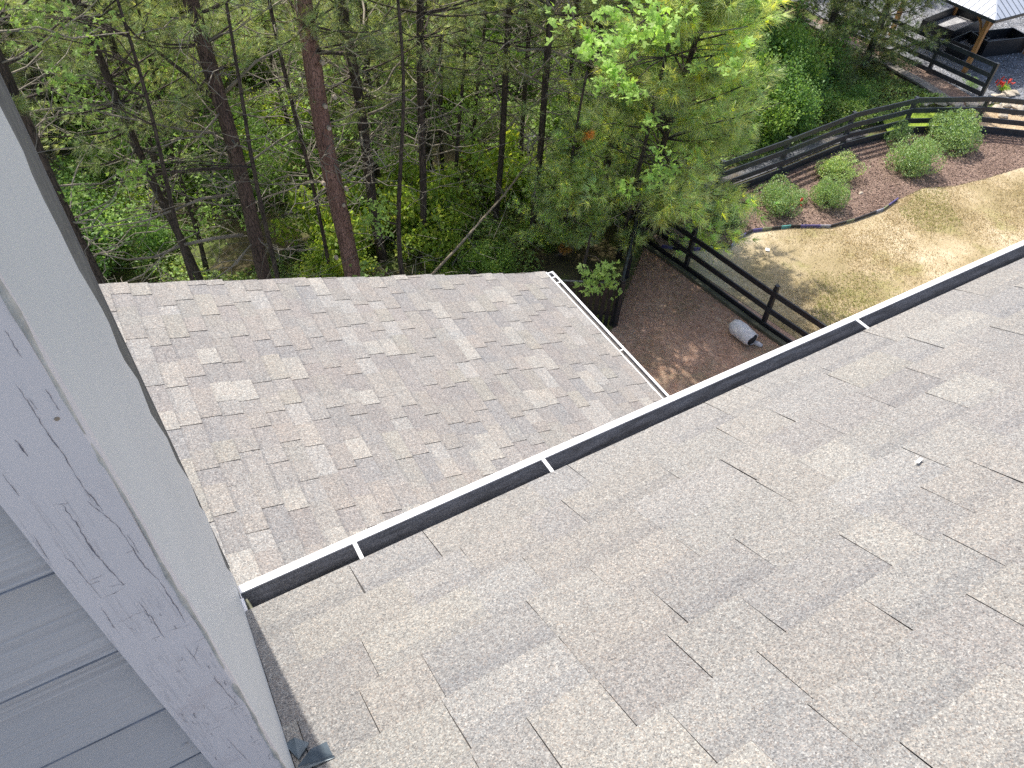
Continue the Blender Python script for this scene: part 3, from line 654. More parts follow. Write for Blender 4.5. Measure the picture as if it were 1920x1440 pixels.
for x, y in ((gx0+.42, gy0+.42), (gx1-.42, gy0+.42), (gx1-.42, gy1-.42), (gx0+.42, gy1-.42)):
    p = gpart(MB().box((x-.075, y-.075, GZ), (x+.075, y+.075, ze-.02)).build('timber_post', M_WOOD, None, False, .008))
    for dx, dy in ((1, 0), (0, 1), (-1, 0), (0, -1)):
        sx = dx if (gx0 < x+dx*.9 < gx1) else 0; sy = dy if (gy0 < y+dy*.9 < gy1) else 0
        if sx or sy:
            gpart(MB().tube([(x+sx*.08, y+sy*.08, ze-.72), (x+sx*.25, y+sy*.25, ze-.40), (x+sx*.55, y+sy*.55, ze-.16), (x+sx*.75, y+sy*.75, ze-.12)], .045, 6).build('curved_brace', M_WOOD))
for a, b in (((gx0+.42, gy0+.42), (gx1-.42, gy0+.42)), ((gx0+.42, gy0+.42), (gx0+.42, gy1-.42)), ((gx1-.42, gy0+.42), (gx1-.42, gy1-.42)), ((gx0+.42, gy1-.42), (gx1-.42, gy1-.42))):
    gpart(MB().bar((*a, ze-.15), (*b, ze-.15), .08, .16).build('tie_beam', M_WOOD))

# black planter boxes filled with pale gravel
M_PGRAV = ground_mat('pale_gravel_fill', [(0.3, (0.30, 0.30, 0.31)), (0.7, (0.5, 0.5, 0.5))], 3, 20, 0.3)
def planter(x, y, rz, L, Wd, H, label, fill=.22):
    t = thing('planter_box', label, 'planter', (x, y, GZ+.012), rz, 'black planter boxes on the patio')
    for k, (lo_, hi) in enumerate((((-L/2, -Wd/2, 0), (L/2, -Wd/2+.04, H)), ((-L/2, Wd/2-.04, 0), (L/2, Wd/2, H)), ((-L/2, -Wd/2+.04, 0), (-L/2+.04, Wd/2-.04, H)), ((L/2-.04, -Wd/2+.04, 0), (L/2, Wd/2-.04, H)))):
        MB().box(lo_, hi).build('side_panel', M_BLACKBOX, t, False, .005)
    MB().box((-L/2+.04, -Wd/2+.04, 0), (L/2-.04, Wd/2-.04, fill)).build('gravel_fill', M_PGRAV, t)
    return t
pc = atZ((1788, 44), GZ+.35)
planter(pc[0], pc[1], R_(8), 2.6, 1.35, .55, 'open black planter box holding pale gravel, beside the gazebo roof corner')
pc = atZ((1812, 88), GZ+.2)
planter(pc[0], pc[1], R_(8), 1.5, .8, .5, 'lower black planter box right behind the patio fence and wooden post')
planter(31.2, 15.9, R_(-12), 2.0, .9, .6, 'dark box in the shade under the gazebo roof')

# ================================================================== FOLIAGE BUILDERS
def unit(v): return v/np.maximum(np.linalg.norm(v, axis=-1, keepdims=True), 1e-9)
def leaf_quads(C, size, up=0.6, tint=None, jitter=0.35, r=rng, aspect=0.62):
    n = len(C); N = unit(r.normal(0, 1, (n, 3))+np.array([0, 0, up*1.6])); a = unit(np.cross(N, r.normal(0, 1, (n, 3)))); b = np.cross(N, a)
    s = (np.asarray(size)*r.uniform(1-jitter, 1+jitter, n))[:, None]
    P = np.stack([C-a*s*.5, C+b*s*.5*aspect+a*s*.05, C+a*s*.5, C-b*s*.5*aspect+a*s*.05], 1)
    return P.reshape(-1, 3)
def lobed_leaves(C, size, r=rng, up=0.9):
    """maple like leaves: three pointed lobes made of three quads"""
    n = len(C); N = unit(r.normal(0, 1, (n, 3))*.7+np.array([-.2, -.5, up*1.3])); a = unit(np.cross(N, r.normal(0, 1, (n, 3)))); b = np.cross(N, a)
    s = (size*r.uniform(.6, 1.25, n))[:, None]; out = []
    for an, ln in ((0, 1.0), (1.05, .8), (-1.05, .8)):
        d = a*math.cos(an)+b*math.sin(an); e = -a*math.sin(an)+b*math.cos(an)
        o = C-a*s*.25
        out.append(np.stack([o, o+d*s*.5*ln+e*s*.22-N*s*.05, o+d*s*ln-N*s*.12, o+d*s*.5*ln-e*s*.22-N*s*.05], 1))
    return np.concatenate(out, 0).reshape(-1, 3)
def green_var(n, r=rng, lo=.55, hi=1.5, yellow=.12):
    b = r.uniform(lo, hi, n); y = (r.random(n) < yellow)*r.uniform(.2, .6, n)
    return np.stack([b*(1+y), b*(1+y*.35), b*r.uniform(.7, 1.15, n)], 1)
def needle_tris(C, D, nn, length, width, r=rng, spread=.75):
    n = len(C); d = unit(D)[:, None, :]+r.normal(0, spread*.55, (n, nn, 3)); d = unit(d)
    s = unit(np.cross(d, r.normal(0, 1, (n, nn, 3)))); L = (length*r.uniform(.65, 1.15, (n, nn)))[..., None]
    c = C[:, None, :]+d*.01
    tip = c+d*L; tip[..., 2] -= (L[..., 0]*.10)
    P = np.stack([c-s*width/2, c+s*width/2, tip], 2)
    return P.reshape(-1, 3)

def pine_parts(seed, H0, H1, Rmax, whorls, tufts_per=26, nn=15, dead=(2.0, 7.5), ndead=46, nlen=.17, wid=.009, limbs_w=.02, candle=0.0, tint=(1, 1, 1), brown=0.0):
    """meshes of one pine: needle crown from H0 to H1, dead branches between dead[0] and dead[1]; trunk axis is +z"""
    r = np.random.default_rng(seed); C = []; D = []; limbs = MB(); T = []
    for wi in range(whorls):
        t = wi/(whorls-1); h = H0+(H1-H0)*t
        rad = Rmax*(min(1, .55+t*2.2) if t < .2 else 1)*(1-t)**.7+.35
        for k in range(r.integers(4, 7)):
            an = r.uniform(0, 2*math.pi); L = rad*r.uniform(.6, 1.12); rise = r.uniform(-.12, .35)+.35*t
            pts = []
            for q in range(6):
                s = q/5; pts.append(np.array([math.cos(an)*L*s, math.sin(an)*L*s, h+r.uniform(-.1, .1)*0+L*(rise*s+.25*s*s)-.1*s]))
            limbs.tube(pts, [limbs_w*(1.25-s*.18) for s in range(6)], 4, False)
            tb = .75+.5*r.random(); br = r.random() < brown
            for q in range(tufts_per):
                s = r.uniform(.22, 1.0)**.8; i = min(4, int(s*5)); f_ = s*5-i; p = pts[i]*(1-f_)+pts[i+1]*f_
                side = r.normal(0, 1, 3)*np.array([1, 1, .6]); side /= np.linalg.norm(side)
                off = side*r.uniform(.05, .22)*L*(1.15-s*.6)
                C.append(p+off); D.append(side*.8+np.array([math.cos(an), math.sin(an), .55])*.9)
                b = tb*r.uniform(.7, 1.3); yel = r.random() < candle
                T.append((1.2*b, .62*b, .45*b) if br else ((b*1.6, b*1.4, b*.8) if yel else (b*r.uniform(.85, 1.1), b, b*r.uniform(.8, 1.2))))
    C = np.array(C); D = np.array(D); T = np.array(T)*np.array(tint)
    me = np_mesh('crown', needle_tris(C, D, nn, nlen, wid, r), 3, np.repeat(T, nn, 0)*r.uniform(.75, 1.25, (len(T)*nn, 1)))
    me.materials.append(M_NEEDLE)
    lm = poly_mesh('crown_limbs', limbs.v, limbs.f); lm.materials.append(M_BARK)
    db = MB()
    for k in range(ndead):
        h = r.uniform(*dead); an = r.uniform(0, 2*math.pi); L = r.uniform(.5, 2.3); rise = r.uniform(-.25, .55); bend = r.uniform(-.5, .5)
        pts = []
        for q in range(6):
            s = q/5; a2 = an+bend*s; pts.append(np.array([math.cos(a2)*L*s, math.sin(a2)*L*s, h+L*(rise*s+r.uniform(-.06, .06))+.12*s*s*L]))
        rb = r.uniform(.009, .02)
        db.tube(pts, [rb*(1-.14*q) for q in range(6)], 4, False)
        for q in range(r.integers(2, 7)):
            i = r.integers(1, 5); p = pts[i]; d = r.normal(0, 1, 3)*np.array([1, 1, .7]); d = d/np.linalg.norm(d)*r.uniform(.15, .75)
            db.tube([p, p+d*.5+r.normal(0, .04, 3), p+d+r.normal(0, .06, 3)], [rb*.5, rb*.4, rb*.22], 3, False)
    dm = poly_mesh('dead_branch_whorl', db.v, db.f); dm.materials.append(M_TWIG)
    return me, lm, dm
PROTO = [pine_parts(21, 6.4, 11.0, 2.1, 11, tufts_per=32, ndead=36, tint=(1.25, 1.25, 1.2)), pine_parts(22, 7.0, 11.4, 1.9, 10, tufts_per=32, dead=(1.5, 8.2), ndead=44, tint=(1.25, 1.25, 1.2)), pine_parts(23, 5.4, 10.6, 2.4, 12, tufts_per=34, dead=(2.2, 7), ndead=32, tint=(1.3, 1.3, 1.2))]
PROTO_B = [pine_parts(31, 1.0, 7.4, 2.75, 19, tufts_per=52, nn=20, dead=(.6, 4.5), ndead=34, nlen=.28, wid=.0155, candle=.08, brown=.02, tint=(1.6, 1.6, 1.4)),
           pine_parts(32, .3, 8.4, 2.7, 19, tufts_per=60, nn=15, dead=(.6, 5), ndead=30, nlen=.22, wid=.013, candle=.02)]
M_NEEDLEB = foliage_mat('bright_pine_needles', (0.37, 0.43, 0.27), 0.55, 0.35, 0.6)
PROTO_B[0][0].materials.clear(); PROTO_B[0][0].materials.append(M_NEEDLEB)
PROTO_D = [pine_parts(33, 2.6, 9.2, 2.3, 14, tufts_per=44, nn=15, tint=(1.25, 1.22, 1.25), dead=(.8, 5), ndead=44, nlen=.22, wid=.014), pine_parts(34, 3.8, 10, 2.1, 13, tufts_per=40, nn=15, dead=(1, 6.5), ndead=50, nlen=.22, wid=.014, tint=(1.4, 1.32, 1.15))]

def trunk_mesh(path, r0, r1, sides=9, seed=0, wob=.04):
    """tapered, slightly wavy trunk along a polyline (root relative)"""
    r = np.random.default_rng(seed); P = [Vector(p) for p in path]
    # resample
    S_ = [0]; 
    for i in range(1, len(P)): S_.append(S_[-1]+(P[i]-P[i-1]).length)
    n = max(10, int(S_[-1]/.45)); pts = []; rad = []
    for k in range(n+1):
        s = S_[-1]*k/n; i = max(j for j in range(len(P)-1) if S_[j] <= s+1e-6); t = (s-S_[i])/max(1e-6, S_[i+1]-S_[i])
        p = P[i].lerp(P[i+1], min(1, t)); e = wob*min(1, s/1.5)
        pts.append(p+Vector((math.sin(s*.9+seed)*e, math.cos(s*.7+seed*2)*e, 0)))
        flare = 1+.45*math.exp(-s/.35)
        rad.append((r0+(r1-r0)*k/n)*flare*r.uniform(.95, 1.05))
    return MB().tube(pts, rad, sides), pts, rad

def pine(label, base, top, r0, proto, seed=0, bark=None, name='pine_tree', crown=True, scale=1.0, group=None, rise=None, r1=None):
    base = Vector(base); top = Vector(top); t = thing(name, label, 'tree', base, 0, group)
    mb, pts, rad = trunk_mesh([Vector((0, 0, -.3)), Vector((0, 0, 0)), (top-base)*.5, top-base], r0, r1 if r1 is not None else r0*.45, 10, seed)
    mb.build('trunk', bark or M_BARK, t, True)
    ax_ = (top-base).normalized(); q = Vector((0, 0, 1)).rotation_difference(ax_)
    rotz = Matrix.Rotation(seed*1.7, 4, 'Z'); M = q.to_matrix().to_4x4() @ rotz
    sc_ = scale
    for k, me in enumerate(proto):
        nm = ('crown', 'crown_limbs', 'dead_branches')[k]
        if not crown and k < 2: continue
        o = bpy.data.objects.new(nm, me); COL.objects.link(o); o.parent = t; o.matrix_basis = M @ Matrix.Scale(sc_, 4)
        if k < 2 and rise: o.matrix_basis = M @ Matrix.Translation((0, 0, rise)) @ Matrix.Scale(sc_, 4)
    return t

# ------------------------------------------------------------------ the pines whose trunks can be told apart in the photograph
def lean(pa, pb, Y, ztop=1.0, zb=None):
    """trunk through two photo points at distance Y: returns base and top points"""
    a = atY(pa, Y); b = atY(pb, Y); d = a-b
    zb = (GZ-.1) if zb is None else zb
    base = b+d*((zb-b[2])/d[2]); top = b+d*((ztop-b[2])/d[2]); return base, top
TRUNKS = [
    ('tall straight pine with bright reddish bark, vines and pale pruned stubs, the thickest trunk', (565, 0), (656, 500), 13.6, .200, 0, M_BARKR),
    ('thick dark pine trunk leaning left, next left of the reddish pine', (362, 0), (497, 515), 13.9, .165, 1, 'M'),
    ('slim dark pine trunk crossing the upper left corner of the woods', (138, 0), (372, 525), 14.8, .085, 2, None),
    ('slim dark pine just right of another leaning trunk at the upper left', (180, 0), (330, 420), 16.0, .080, 0, None),
    ('dark pine close beside the pale fascia at the far left', (47, 233), (185, 525), 12.6, .13, 1, None),
    ('thick dark pine with many grey dead limbs, just right of the reddish pine', (648, 60), (722, 510), 14.6, .125, 2, None),
    ('straight upright brown pine trunk above the middle of the lower roof', (789, 0), (792, 510), 14.2, .088, 0, None),
    ('thin black pine trunk just right of the upright brown pine', (823, 0), (832, 365), 17.5, .062, 1, None),
    ('dark pine with forked limbs right of the middle of the woods', (951, 100), (925, 480), 14.6, .082, 2, None),
    ('thin pine trunk standing between two thicker leaning ones', (988, 70), (976, 420), 15.8, .062, 0, None),
    ('dark pine whose foot stands near the far corner of the lower roof', (1036, 0), (993, 500), 13.6, .085, 1, None),
    ('thin pine trunk farther back, left of the leafy maple', (1078, 50), (1062, 350), 17.2, .055, 2, None),
    ('short stretch of black trunk seen below the maple leaves', (1119, 110), (1086, 360), 16.5, .085, 0, None),
    ('twisted brown pine trunk half hidden by the maple and the bushy pine', (1185, 100), (1134, 350), 13.2, .100, 1, None),
    ('very thin dark sapling left of the reddish pine', (540, 150), (623, 525), 14.0, .045, 2, None),
]
i = 0
for lab, pa, pb, Y, r0, pr, bk in TRUNKS:
    base, top = lean(pa, pb, Y, -.6)
    ax_t = None
    pine(lab, base, top, r0, PROTO[pr], i*3+1, (M_BARKM if bk == 'M' else bk), r1=r0*.66, group=None, crown=(r0 > .05), rise=[-.4, -1.2, -1.2, -1.0, -.5, -1.0, -1.3, -1.2, -1.5, -1.6, -1.2, -1.8, -1.6, -1.4, 0][i] or None); i += 1
# vines and pruned stubs on the reddish pine
redpine = [o for o in bpy.data.objects if o.get('label', '').startswith('tall straight pine with bright')][0]
rt = [c for c in redpine.children if c.name.startswith('trunk')][0]
vb = MB(); rr = np.random.default_rng(2)
base, top = lean((565, 0), (656, 500), 13.6, 1.6); axv = Vector(top)-Vector(base); L = axv.length
for k in range(34):
    s0 = rr.uniform(.15, 8.2); an = rr.uniform(0, 6.28); pts = []; ln = rr.uniform(.8, 2.6); tw = rr.uniform(-1.6, 1.6)
    for q in range(12):
        s = s0+ln*q/11; rad_ = .200-.02*s*.55+.012; a2 = an+tw*q/11+.25*math.sin(q*.9)
        p = axv*(s/L); pts.append(p+Vector((math.sin(s*.9+1)*.04+math.cos(a2)*rad_, math.cos(s*.7+2)*.04+math.sin(a2)*rad_, 0)))
    vb.tube(pts, .007, 4, False)
vb.build('vine_stems', simple('reddish_vine', (0.24, 0.13, 0.10), .8, 0, .3), redpine)
for px in ((605, 118), (628, 183), (610, 200), (617, 241), (650, 355), (644, 385), (607, 345), (631, 484), (660, 487)):
    p = atY(px, 13.41); q = p-np.array(base)
    MB().tube([q+np.array([0, .06, 0]), q+np.array([0, -.03, .01])], [.045, .04], 9).build('branch_stub', M_STUB, redpine)

# large individual limbs drawn against the woods (on the thick dark pine)
dark = [o for o in bpy.data.objects if o.get('label', '').startswith('thick dark pine trunk leaning')][0]
db = Vector(dark.location)
def limb(pxs, Y0, Y1, r0, parent, m_=M_TWIG, nm='large_limb'):
    n = len(pxs); P = [atY(p, Y0+(Y1-Y0)*k/(n-1)) for k, p in enumerate(pxs)]
    o = MB().tube([Vector(p)-Vector(parent.location) for p in P], [r0*(1-.75*k/(n-1)) for k in range(n)], 6).build(nm, m_, parent, True); return o
limb([(455, 440), (400, 447), (340, 460), (290, 482), (240, 487), (185, 475)], 13.9, 13.2, .045, dark)
limb([(420, 175), (445, 150), (480, 115), (525, 92), (560, 60)], 13.9, 13.4, .04, dark)
limb([(430, 365), (380, 372), (330, 392), (270, 415), (205, 425)], 13.9, 13.0, .035, dark)
limb([(395, 180), (350, 140), (300, 100), (255, 68), (215, 20)], 13.9, 13.3, .045, dark, M_BARK)
limb([(405, 250), (350, 245), (270, 228), (205, 215), (140, 195), (70, 150)], 13.9, 13.0, .03, dark)
limb([(460, 310), (520, 265), (560, 240)], 13.9, 14.6, .025, dark)
for pl in ('thick dark pine with many', 'dark pine with forked', 'twisted brown pine', 'dark pine whose foot'):
    t = [o for o in bpy.data.objects if o.get('label', '').startswith(pl)][0]
    Yt = t.location[1]; r = np.random.default_rng(len(pl))
    for k in range(7):
        s = r.uniform(3.5, 9.0); an = r.uniform(0, 6.28); Ls = r.uniform(1.2, 2.8); pts = []
        for q in range(7):
            u = q/6; pts.append(Vector((math.cos(an+u*.5)*Ls*u, math.sin(an+u*.5)*Ls*u, s+Ls*u*r.uniform(.15, .45))))
        MB().tube(pts, [.032*(1-.12*q) for q in range(7)], 5).build('large_limb', M_TWIG, t, True)

# ------------------------------------------------------------------ pines farther back in the woods
far_labels = 'pine standing deep in the woods behind the front row of trunks'
rf = np.random.default_rng(77); placed = []
tries = 0
while len(placed) < 46 and tries < 900:
    tries += 1; x = rf.uniform(-5, 25); y = 17.3+16*rf.random()**1.3
    if x > 14 and y < 19.5: continue
    if any((x-a)**2+(y-b)**2 < 3.2 for a, b in placed): continue
    placed.append((x, y)); h = rf.uniform(9.4, 10.4)
    pr = (PROTO_D+PROTO_D+PROTO)[rf.integers(6)]
    pine(far_labels, (x, y, GZ-.6), (x+rf.uniform(-.6, .6), y+rf.uniform(-.4, .4), GZ+h), rf.uniform(.06, .13), pr, int(rf.integers(1000)), None, scale=rf.uniform(.85, 1.0), group='pines deep in the woods')
# bushy pines: the near one over the yard corner and those beyond the fence
pine('bushy bright green pine leaning over the yard corner, its tips lit yellow', (11.7, 12.45, GZ), (12.0, 12.1, GZ+7.6), .10, PROTO_B[0], 2, name='bushy_pine', rise=-.6, scale=1.1)
pine('small bushy pine crowding the picket fence at the lower gutter corner', (9.3, 12.7, GZ), (9.2, 12.3, GZ+5), .05, PROTO_B[0], 8, name='bushy_pine', scale=.5)
pine('dense dark green pine just left of the block wall and patio', (25.5, 17.2, GZ-.6), (25.5, 17.1, GZ+9), .14, PROTO_B[1], 5, name='bushy_pine', scale=.92)
pine('dark green pine beside the one at the block wall, its skirt over the bushes', (22.9, 17.3, GZ-.6), (22.9, 17.2, GZ+8), .12, PROTO_B[1], 31, name='bushy_pine', scale=.72)
pine('dark pine at the top edge between the bushy pine and the patio', (25.0, 21.2, GZ-.3), (25.0, 21.2, GZ+9), .14, PROTO_B[1], 9, name='bushy_pine', scale=.9)
pine('dark pine behind the bright bushy pine, beyond the curved fence', (19.6, 19.8, GZ-.3), (19.7, 19.7, GZ+9), .14, PROTO_B[1], 12, name='bushy_pine', scale=.95)
pine('dark bushy pine filling the woods behind the maple', (14.6, 18.3, GZ-.3), (14.7, 18.2, GZ+9), .14, PROTO_B[1], 15, name='bushy_pine', scale=.9)
for (x, y, k) in ((3, 27, 1), (8, 29, 2), (-3, 30, 3), (14, 27, 4), (20, 25.5, 5), (-1, 24.5, 7), (29, 27, 6), (33, 24.5, 8), (38, 22, 10)):
    pine('bushy pine closing the view at the back of the woods', (x, y, GZ-.8), (x, y, GZ+10), .15, PROTO_B[1], k*7, name='bushy_pine', scale=1.0, group='bushy pines at the back of the woods')
# needle sprays of a nearer pine reaching in at the upper left
def spray(px, Y, label, n=26, rad=.5, seed=1, up=(0, 0, .6)):
    pass

# ------------------------------------------------------------------ broadleaf trees
def maple(label, base, pts_px, Y, seed, leaf=.105, n_per=26, trunkpath=None, tintm=1.0, spread=.30):
    r = np.random.default_rng(seed); base = Vector(base); t = thing('maple_tree', label, 'tree', base)
    path = trunkpath or [Vector((0, 0, 0)), Vector((.1, 0, 2.5)), Vector((.25, -.1, 5.5)), Vector((.3, -.1, 8))]
    mb, pts, rad = trunk_mesh(path, .06, .02, 7, seed, .05); mb.build('trunk', M_BARK, t, True)
    br = MB(); C = []; T = []
    for px, rad_, wgt in pts_px:
        c = Vector(atY(px, Y+r.uniform(-.35, .35)))-base
        j = min(range(len(pts)), key=lambda k: (pts[k]-Vector((c.x*.3, c.y*.3, c.z-.7))).length)
        br.tube([pts[j], pts[j].lerp(c, .5)+Vector((0, 0, .1)), c], [.016, .011, .005], 4, False)
        n = int(n_per*wgt)
        cc = np.array(c)+r.normal(0, 1, (n, 3))*np.array([rad_, rad_, rad_*.6])
        C.append(cc); b = r.uniform(.75, 1.5, n); T.append(np.stack([b*1.12, b*1.08, b*.9], 1))
    C = np.concatenate(C); T = np.concatenate(T)*tintm
    br.build('limbs', M_BARK, t)
    me = np_mesh('crown', lobed_leaves(C, leaf, r), 4, np.concatenate([T, T, T])); me.materials.append(M_LEAF)
    o = bpy.data.objects.new('crown', me); COL.objects.link(o); o.parent = t; return t
mc = [((1140, 15), .16, 1), ((1200, 15), .16, .8), ((1230, 25), .12, .8), ((1235, 50), .18, 1.1), ((1170, 60), .18, 1.0), ((1190, 65), .16, 1.1), ((1100, 75), .13, 1.0), ((1245, 75), .12, 1.0), ((1135, 85), .14, .9),
      ((1145, 125), .15, 1.1), ((1155, 135), .14, .9), ((1180, 165), .13, 1.1), ((1120, 160), .13, .5), ((1095, 100), .1, .7), ((1370, 125), .13, .9), ((1365, 95), .12, .8), ((1395, 80), .1, .5), ((1228, 225), .12, .7), ((1300, 130), .13, .4),
      ((1300, 290), .12, .5), ((1250, 315), .13, 1.2), ((1225, 335), .12, .9), ((1175, 350), .12, .8), ((1310, 400), .13, .6), ((1240, 290), .1, .4), ((1050, 40), .2, .5), ((1290, 20), .12, .4)]
maple('tall thin maple with big bright lobed leaves in front of the dark pines', (10.6, 11.9, GZ), mc, 10.4, 5, .125, 34, tintm=1.35)
maple('low maple sapling with bright leaves beside the lower gutter corner', (8.7, 10.9, GZ), [((1120, 520), .15, 1.4), ((1140, 530), .16, 1.4), ((1105, 535), .14, 1.2), ((1100, 515), .16, .8), ((1135, 500), .15, .9)], 9.9, 6, .10, 30, [Vector((0, 0, 0)), Vector((0, 0, 1)), Vector((.05, 0, 2.0))])
maple('small leafy sapling among the trunks left of the reddish pine', (2.2, 13.1, GZ), [((265, 310), .12, 1.2), ((250, 325), .12, 1.0), ((240, 340), .12, .8), ((160, 350), .15, .8), ((140, 360), .13, .6)], 12.6, 7, .075, 34)
maple('leafy sapling with pale leaves at the upper left of the woods', (.6, 12.6, GZ), [((80, 30), .2, 1), ((60, 60), .2, .6), ((120, 145), .15, .9), ((135, 155), .12, .9), ((160, 90), .15, .8), ((100, 20), .2, .8), ((155, 190), .12, .6), ((30, 30), .2, .8), ((190, 45), .2, .6)], 12.2, 8, .075, 34)
maple('sapling with fresh leaves at the foot of the reddish pine', (4.9, 12.6, GZ), [((700, 380), .15, 1.2), ((690, 415), .15, 1.3), ((720, 395), .12, .8), ((715, 430), .12, .8), ((690, 520), .2, 1.4)], 12.0, 9, .085, 30)
maple('airy green sapling filling the gap between the middle trunks', (7.8, 15.6, GZ), [((x, y), .28, 1.2) for x, y in ((880, 250), (900, 300), (960, 320), (1010, 250), (1050, 260), (950, 380), (1020, 330), (1060, 300), (900, 350), (870, 210))], 15.2, 10, .10, 44)

for q_, (lab_, x0_, x1_, Y_, bx) in enumerate((('broadleaf sapling with small lit leaves behind the leftmost trunks', 130, 420, 15.6, 1.2), ('broadleaf sapling with small lit leaves on both sides of the reddish pine', 430, 760, 16.2, 4.6), ('broadleaf sapling with small lit leaves between the upright trunks and the maple', 760, 1110, 16.8, 9.2))):
    rq = np.random.default_rng(200+q_)
    maple(lab_, (bx, Y_+.4, GZ-.2), [((rq.uniform(x0_, x1_), rq.uniform(40, 430)), rq.uniform(.14, .34), rq.uniform(.5, 1.3)) for _ in range(42)], Y_, 20+q_, .075, 40, tintm=1.15)
# ------------------------------------------------------------------ shrubs
def shrub_parts(seed, n, leaf, mtl, tint=(1, 1, 1), stems=14, flat=.8, lumps=9, yellow=.1, loose=1.0):
    r = np.random.default_rng(seed); lc = r.normal(0, 1, (lumps, 3)); lc = unit(lc)*r.uniform(.25, .74 if loose == 1 else 1.25, (lumps, 1)); lc[:, 2] = np.abs(lc[:, 2])*flat+.25
    k = r.integers(0, lumps, n); d = unit(r.normal(0, 1, (n, 3))); rad = (r.uniform(.75 if loose == 1 else .05, 1.05, n)**.5*r.uniform(.30, .44, lumps)[k])[:, None]
    C = lc[k]+d*rad*np.array([1, 1, flat]); out_ = r.random(n) < .07; C[out_] *= r.uniform(1.0, 1.22, (int(out_.sum()), 1)); C[:, 2] = np.abs(C[:, 2])
    T = green_var(n, r, .6, 1.45, yellow)*np.array(tint)
    me = np_mesh('foliage', leaf_quads(C, leaf, .5, None, .35, r), 4, T); me.materials.append(mtl)
    sb = MB()
    for q in range(stems):
        c = lc[q % lumps]; sb.tube([(r.normal(0, .05), r.normal(0, .05), -.05), (c[0]*.5, c[1]*.5, c[2]*.55), tuple(c)], [.014, .010, .005], 4, False)
    sm = poly_mesh('stems', sb.v, sb.f); sm.materials.append(M_BARK); return me, sm
SHR = [shrub_parts(1, 8200, .052, M_SHRUB, (1.05, 1.05, 1.0), lumps=16), shrub_parts(2, 6600, .05, M_SHRUB, (1.2, 1.15, .9), flat=.6, yellow=.2, lumps=14), shrub_parts(3, 3400, .05, M_SHRUB, (1.0, 1.05, 1.0), lumps=6), shrub_parts(4, 7600, .055, M_SHRUB, (1.0, 1.02, .95), lumps=18, loose=2)]
def shrub(label, x, y, s, sz, proto, rz, name='shrub', cat='shrub', group=None, z=GZ):
    t = thing(name, label, cat, (x, y, z), rz, group)
    for nm, me in zip(('foliage', 'stems'), proto):
        o = bpy.data.objects.new(nm, me); COL.objects.link(o); o.parent = t; o.scale = (s[0], s[1], sz)
    return t
GR = 'shrubs in the mulch bed'
shrub('dark shaded shrub at the left end of the mulch bed', 14.15, 11.95, (.75, .7), .85, SHR[0], .5, group=GR)
fl = shrub('rounded shrub with red blooms near the painted edging', 15.85, 11.75, (.72, .68), .95, SHR[0], 1.4, group=GR)
shrub('wide low pale green shrub close to the curved fence', 18.75, 12.15, (1.0, .72), .72, SHR[1], 0.3, group=GR)
shrub('tapering shrub in front of the wide low one', 17.3, 11.25, (.62, .6), .92, SHR[0], 2.6, group=GR)
shrub('large round shrub with a strong shadow on the lawn edge', 21.0, 11.35, (.86, .82), 1.12, SHR[0], 4.1, group=GR)
shrub('largest shrub, nearest the right end of the curved fence', 23.45, 11.75, (.98, .9), 1.15, SHR[0], 5.5, group=GR)
shrub('sparse leafy shrub against the fence behind the large round one', 22.1, 12.75, (.6, .45), .85, SHR[2], 3.3, group=GR)
shrub('thin twiggy shrub between the red blooming one and the tapering one', 16.7, 11.75, (.45, .42), .45, SHR[2], 1.1, group=GR)
for (dx, dy, dz) in ((.28, -.55, .52), (.40, -.52, .30), (.22, -.60, .60)):
    b = MB(); c = Vector((dx, dy, dz))
    for k in range(7):
        an = k*.9; b.tube([c, c+Vector((math.cos(an)*.04, -.02, math.sin(an)*.04))], [.022, .012], 5)
    o = b.build('red_bloom', M_PETAL, fl); 
    o.matrix_parent_inverse = Matrix.Rotation(-1.4, 4, 'Z')
# flowering plant by the patio
fpn = shrub('small plant with lime leaves and red flowers on the gravel', 28.45, 13.5, (.30, .30), .38, shrub_parts(8, 900, .11, M_LEAF, (1.7, 1.5, .8)), 0, 'flower_plant', 'plant')
b = MB(); rr = np.random.default_rng(3)
for k in range(22):
    an = rr.uniform(-.5, 3.6); rd = rr.uniform(.14, .30); b.tube([(math.cos(an)*rd, math.sin(an)*rd*.9+.05, .25+rr.uniform(-.05, .12)), (math.cos(an)*rd*1.15, math.sin(an)*rd, .32+rr.uniform(-.05, .12))], [.03, .02], 5)
b.build('red_flowers', M_PETAL, fpn)
shrub('low green plant in the corner of the short patio fence', 27.7, 14.3, (.5, .35), .4, SHR[2], 1, 'low_plant', 'plant')

# understorey
UND = [shrub_parts(41, 6000, .085, M_LEAF, (1.0, 1.0, .9), lumps=26, flat=1.0, loose=2), shrub_parts(42, 4600, .10, M_LEAF, (1.3, 1.15, .8), lumps=22, flat=.9, yellow=.25, loose=2), shrub_parts(43, 7000, .065, M_LEAF, (.78, .88, .9), lumps=28, flat=1.2, loose=2)]
ru = np.random.default_rng(5); cnt = 0
while cnt < 92:
    x = ru.uniform(-3, 20.5); y = ru.uniform(14.2, 30)
    if x > 12.5 and y < 14.6: continue
    if 14.8+.2*x < y < 17.2+.1*x and -3 < x < 11 and ru.random() < .8: continue
    s = ru.uniform(.6, 1.35)
    shrub('leafy understorey bush among the tree trunks of the woods', x, y, (s, s), s*ru.uniform(.7, 1.5), (UND[ru.integers(3)] if x < 13 else UND[2*int(ru.integers(2))]), ru.uniform(0, 6), 'woodland_bush', 'bush', 'understorey bushes in the woods', GZ-min(1.2, max(0, y-14.5)*.05)); cnt += 1
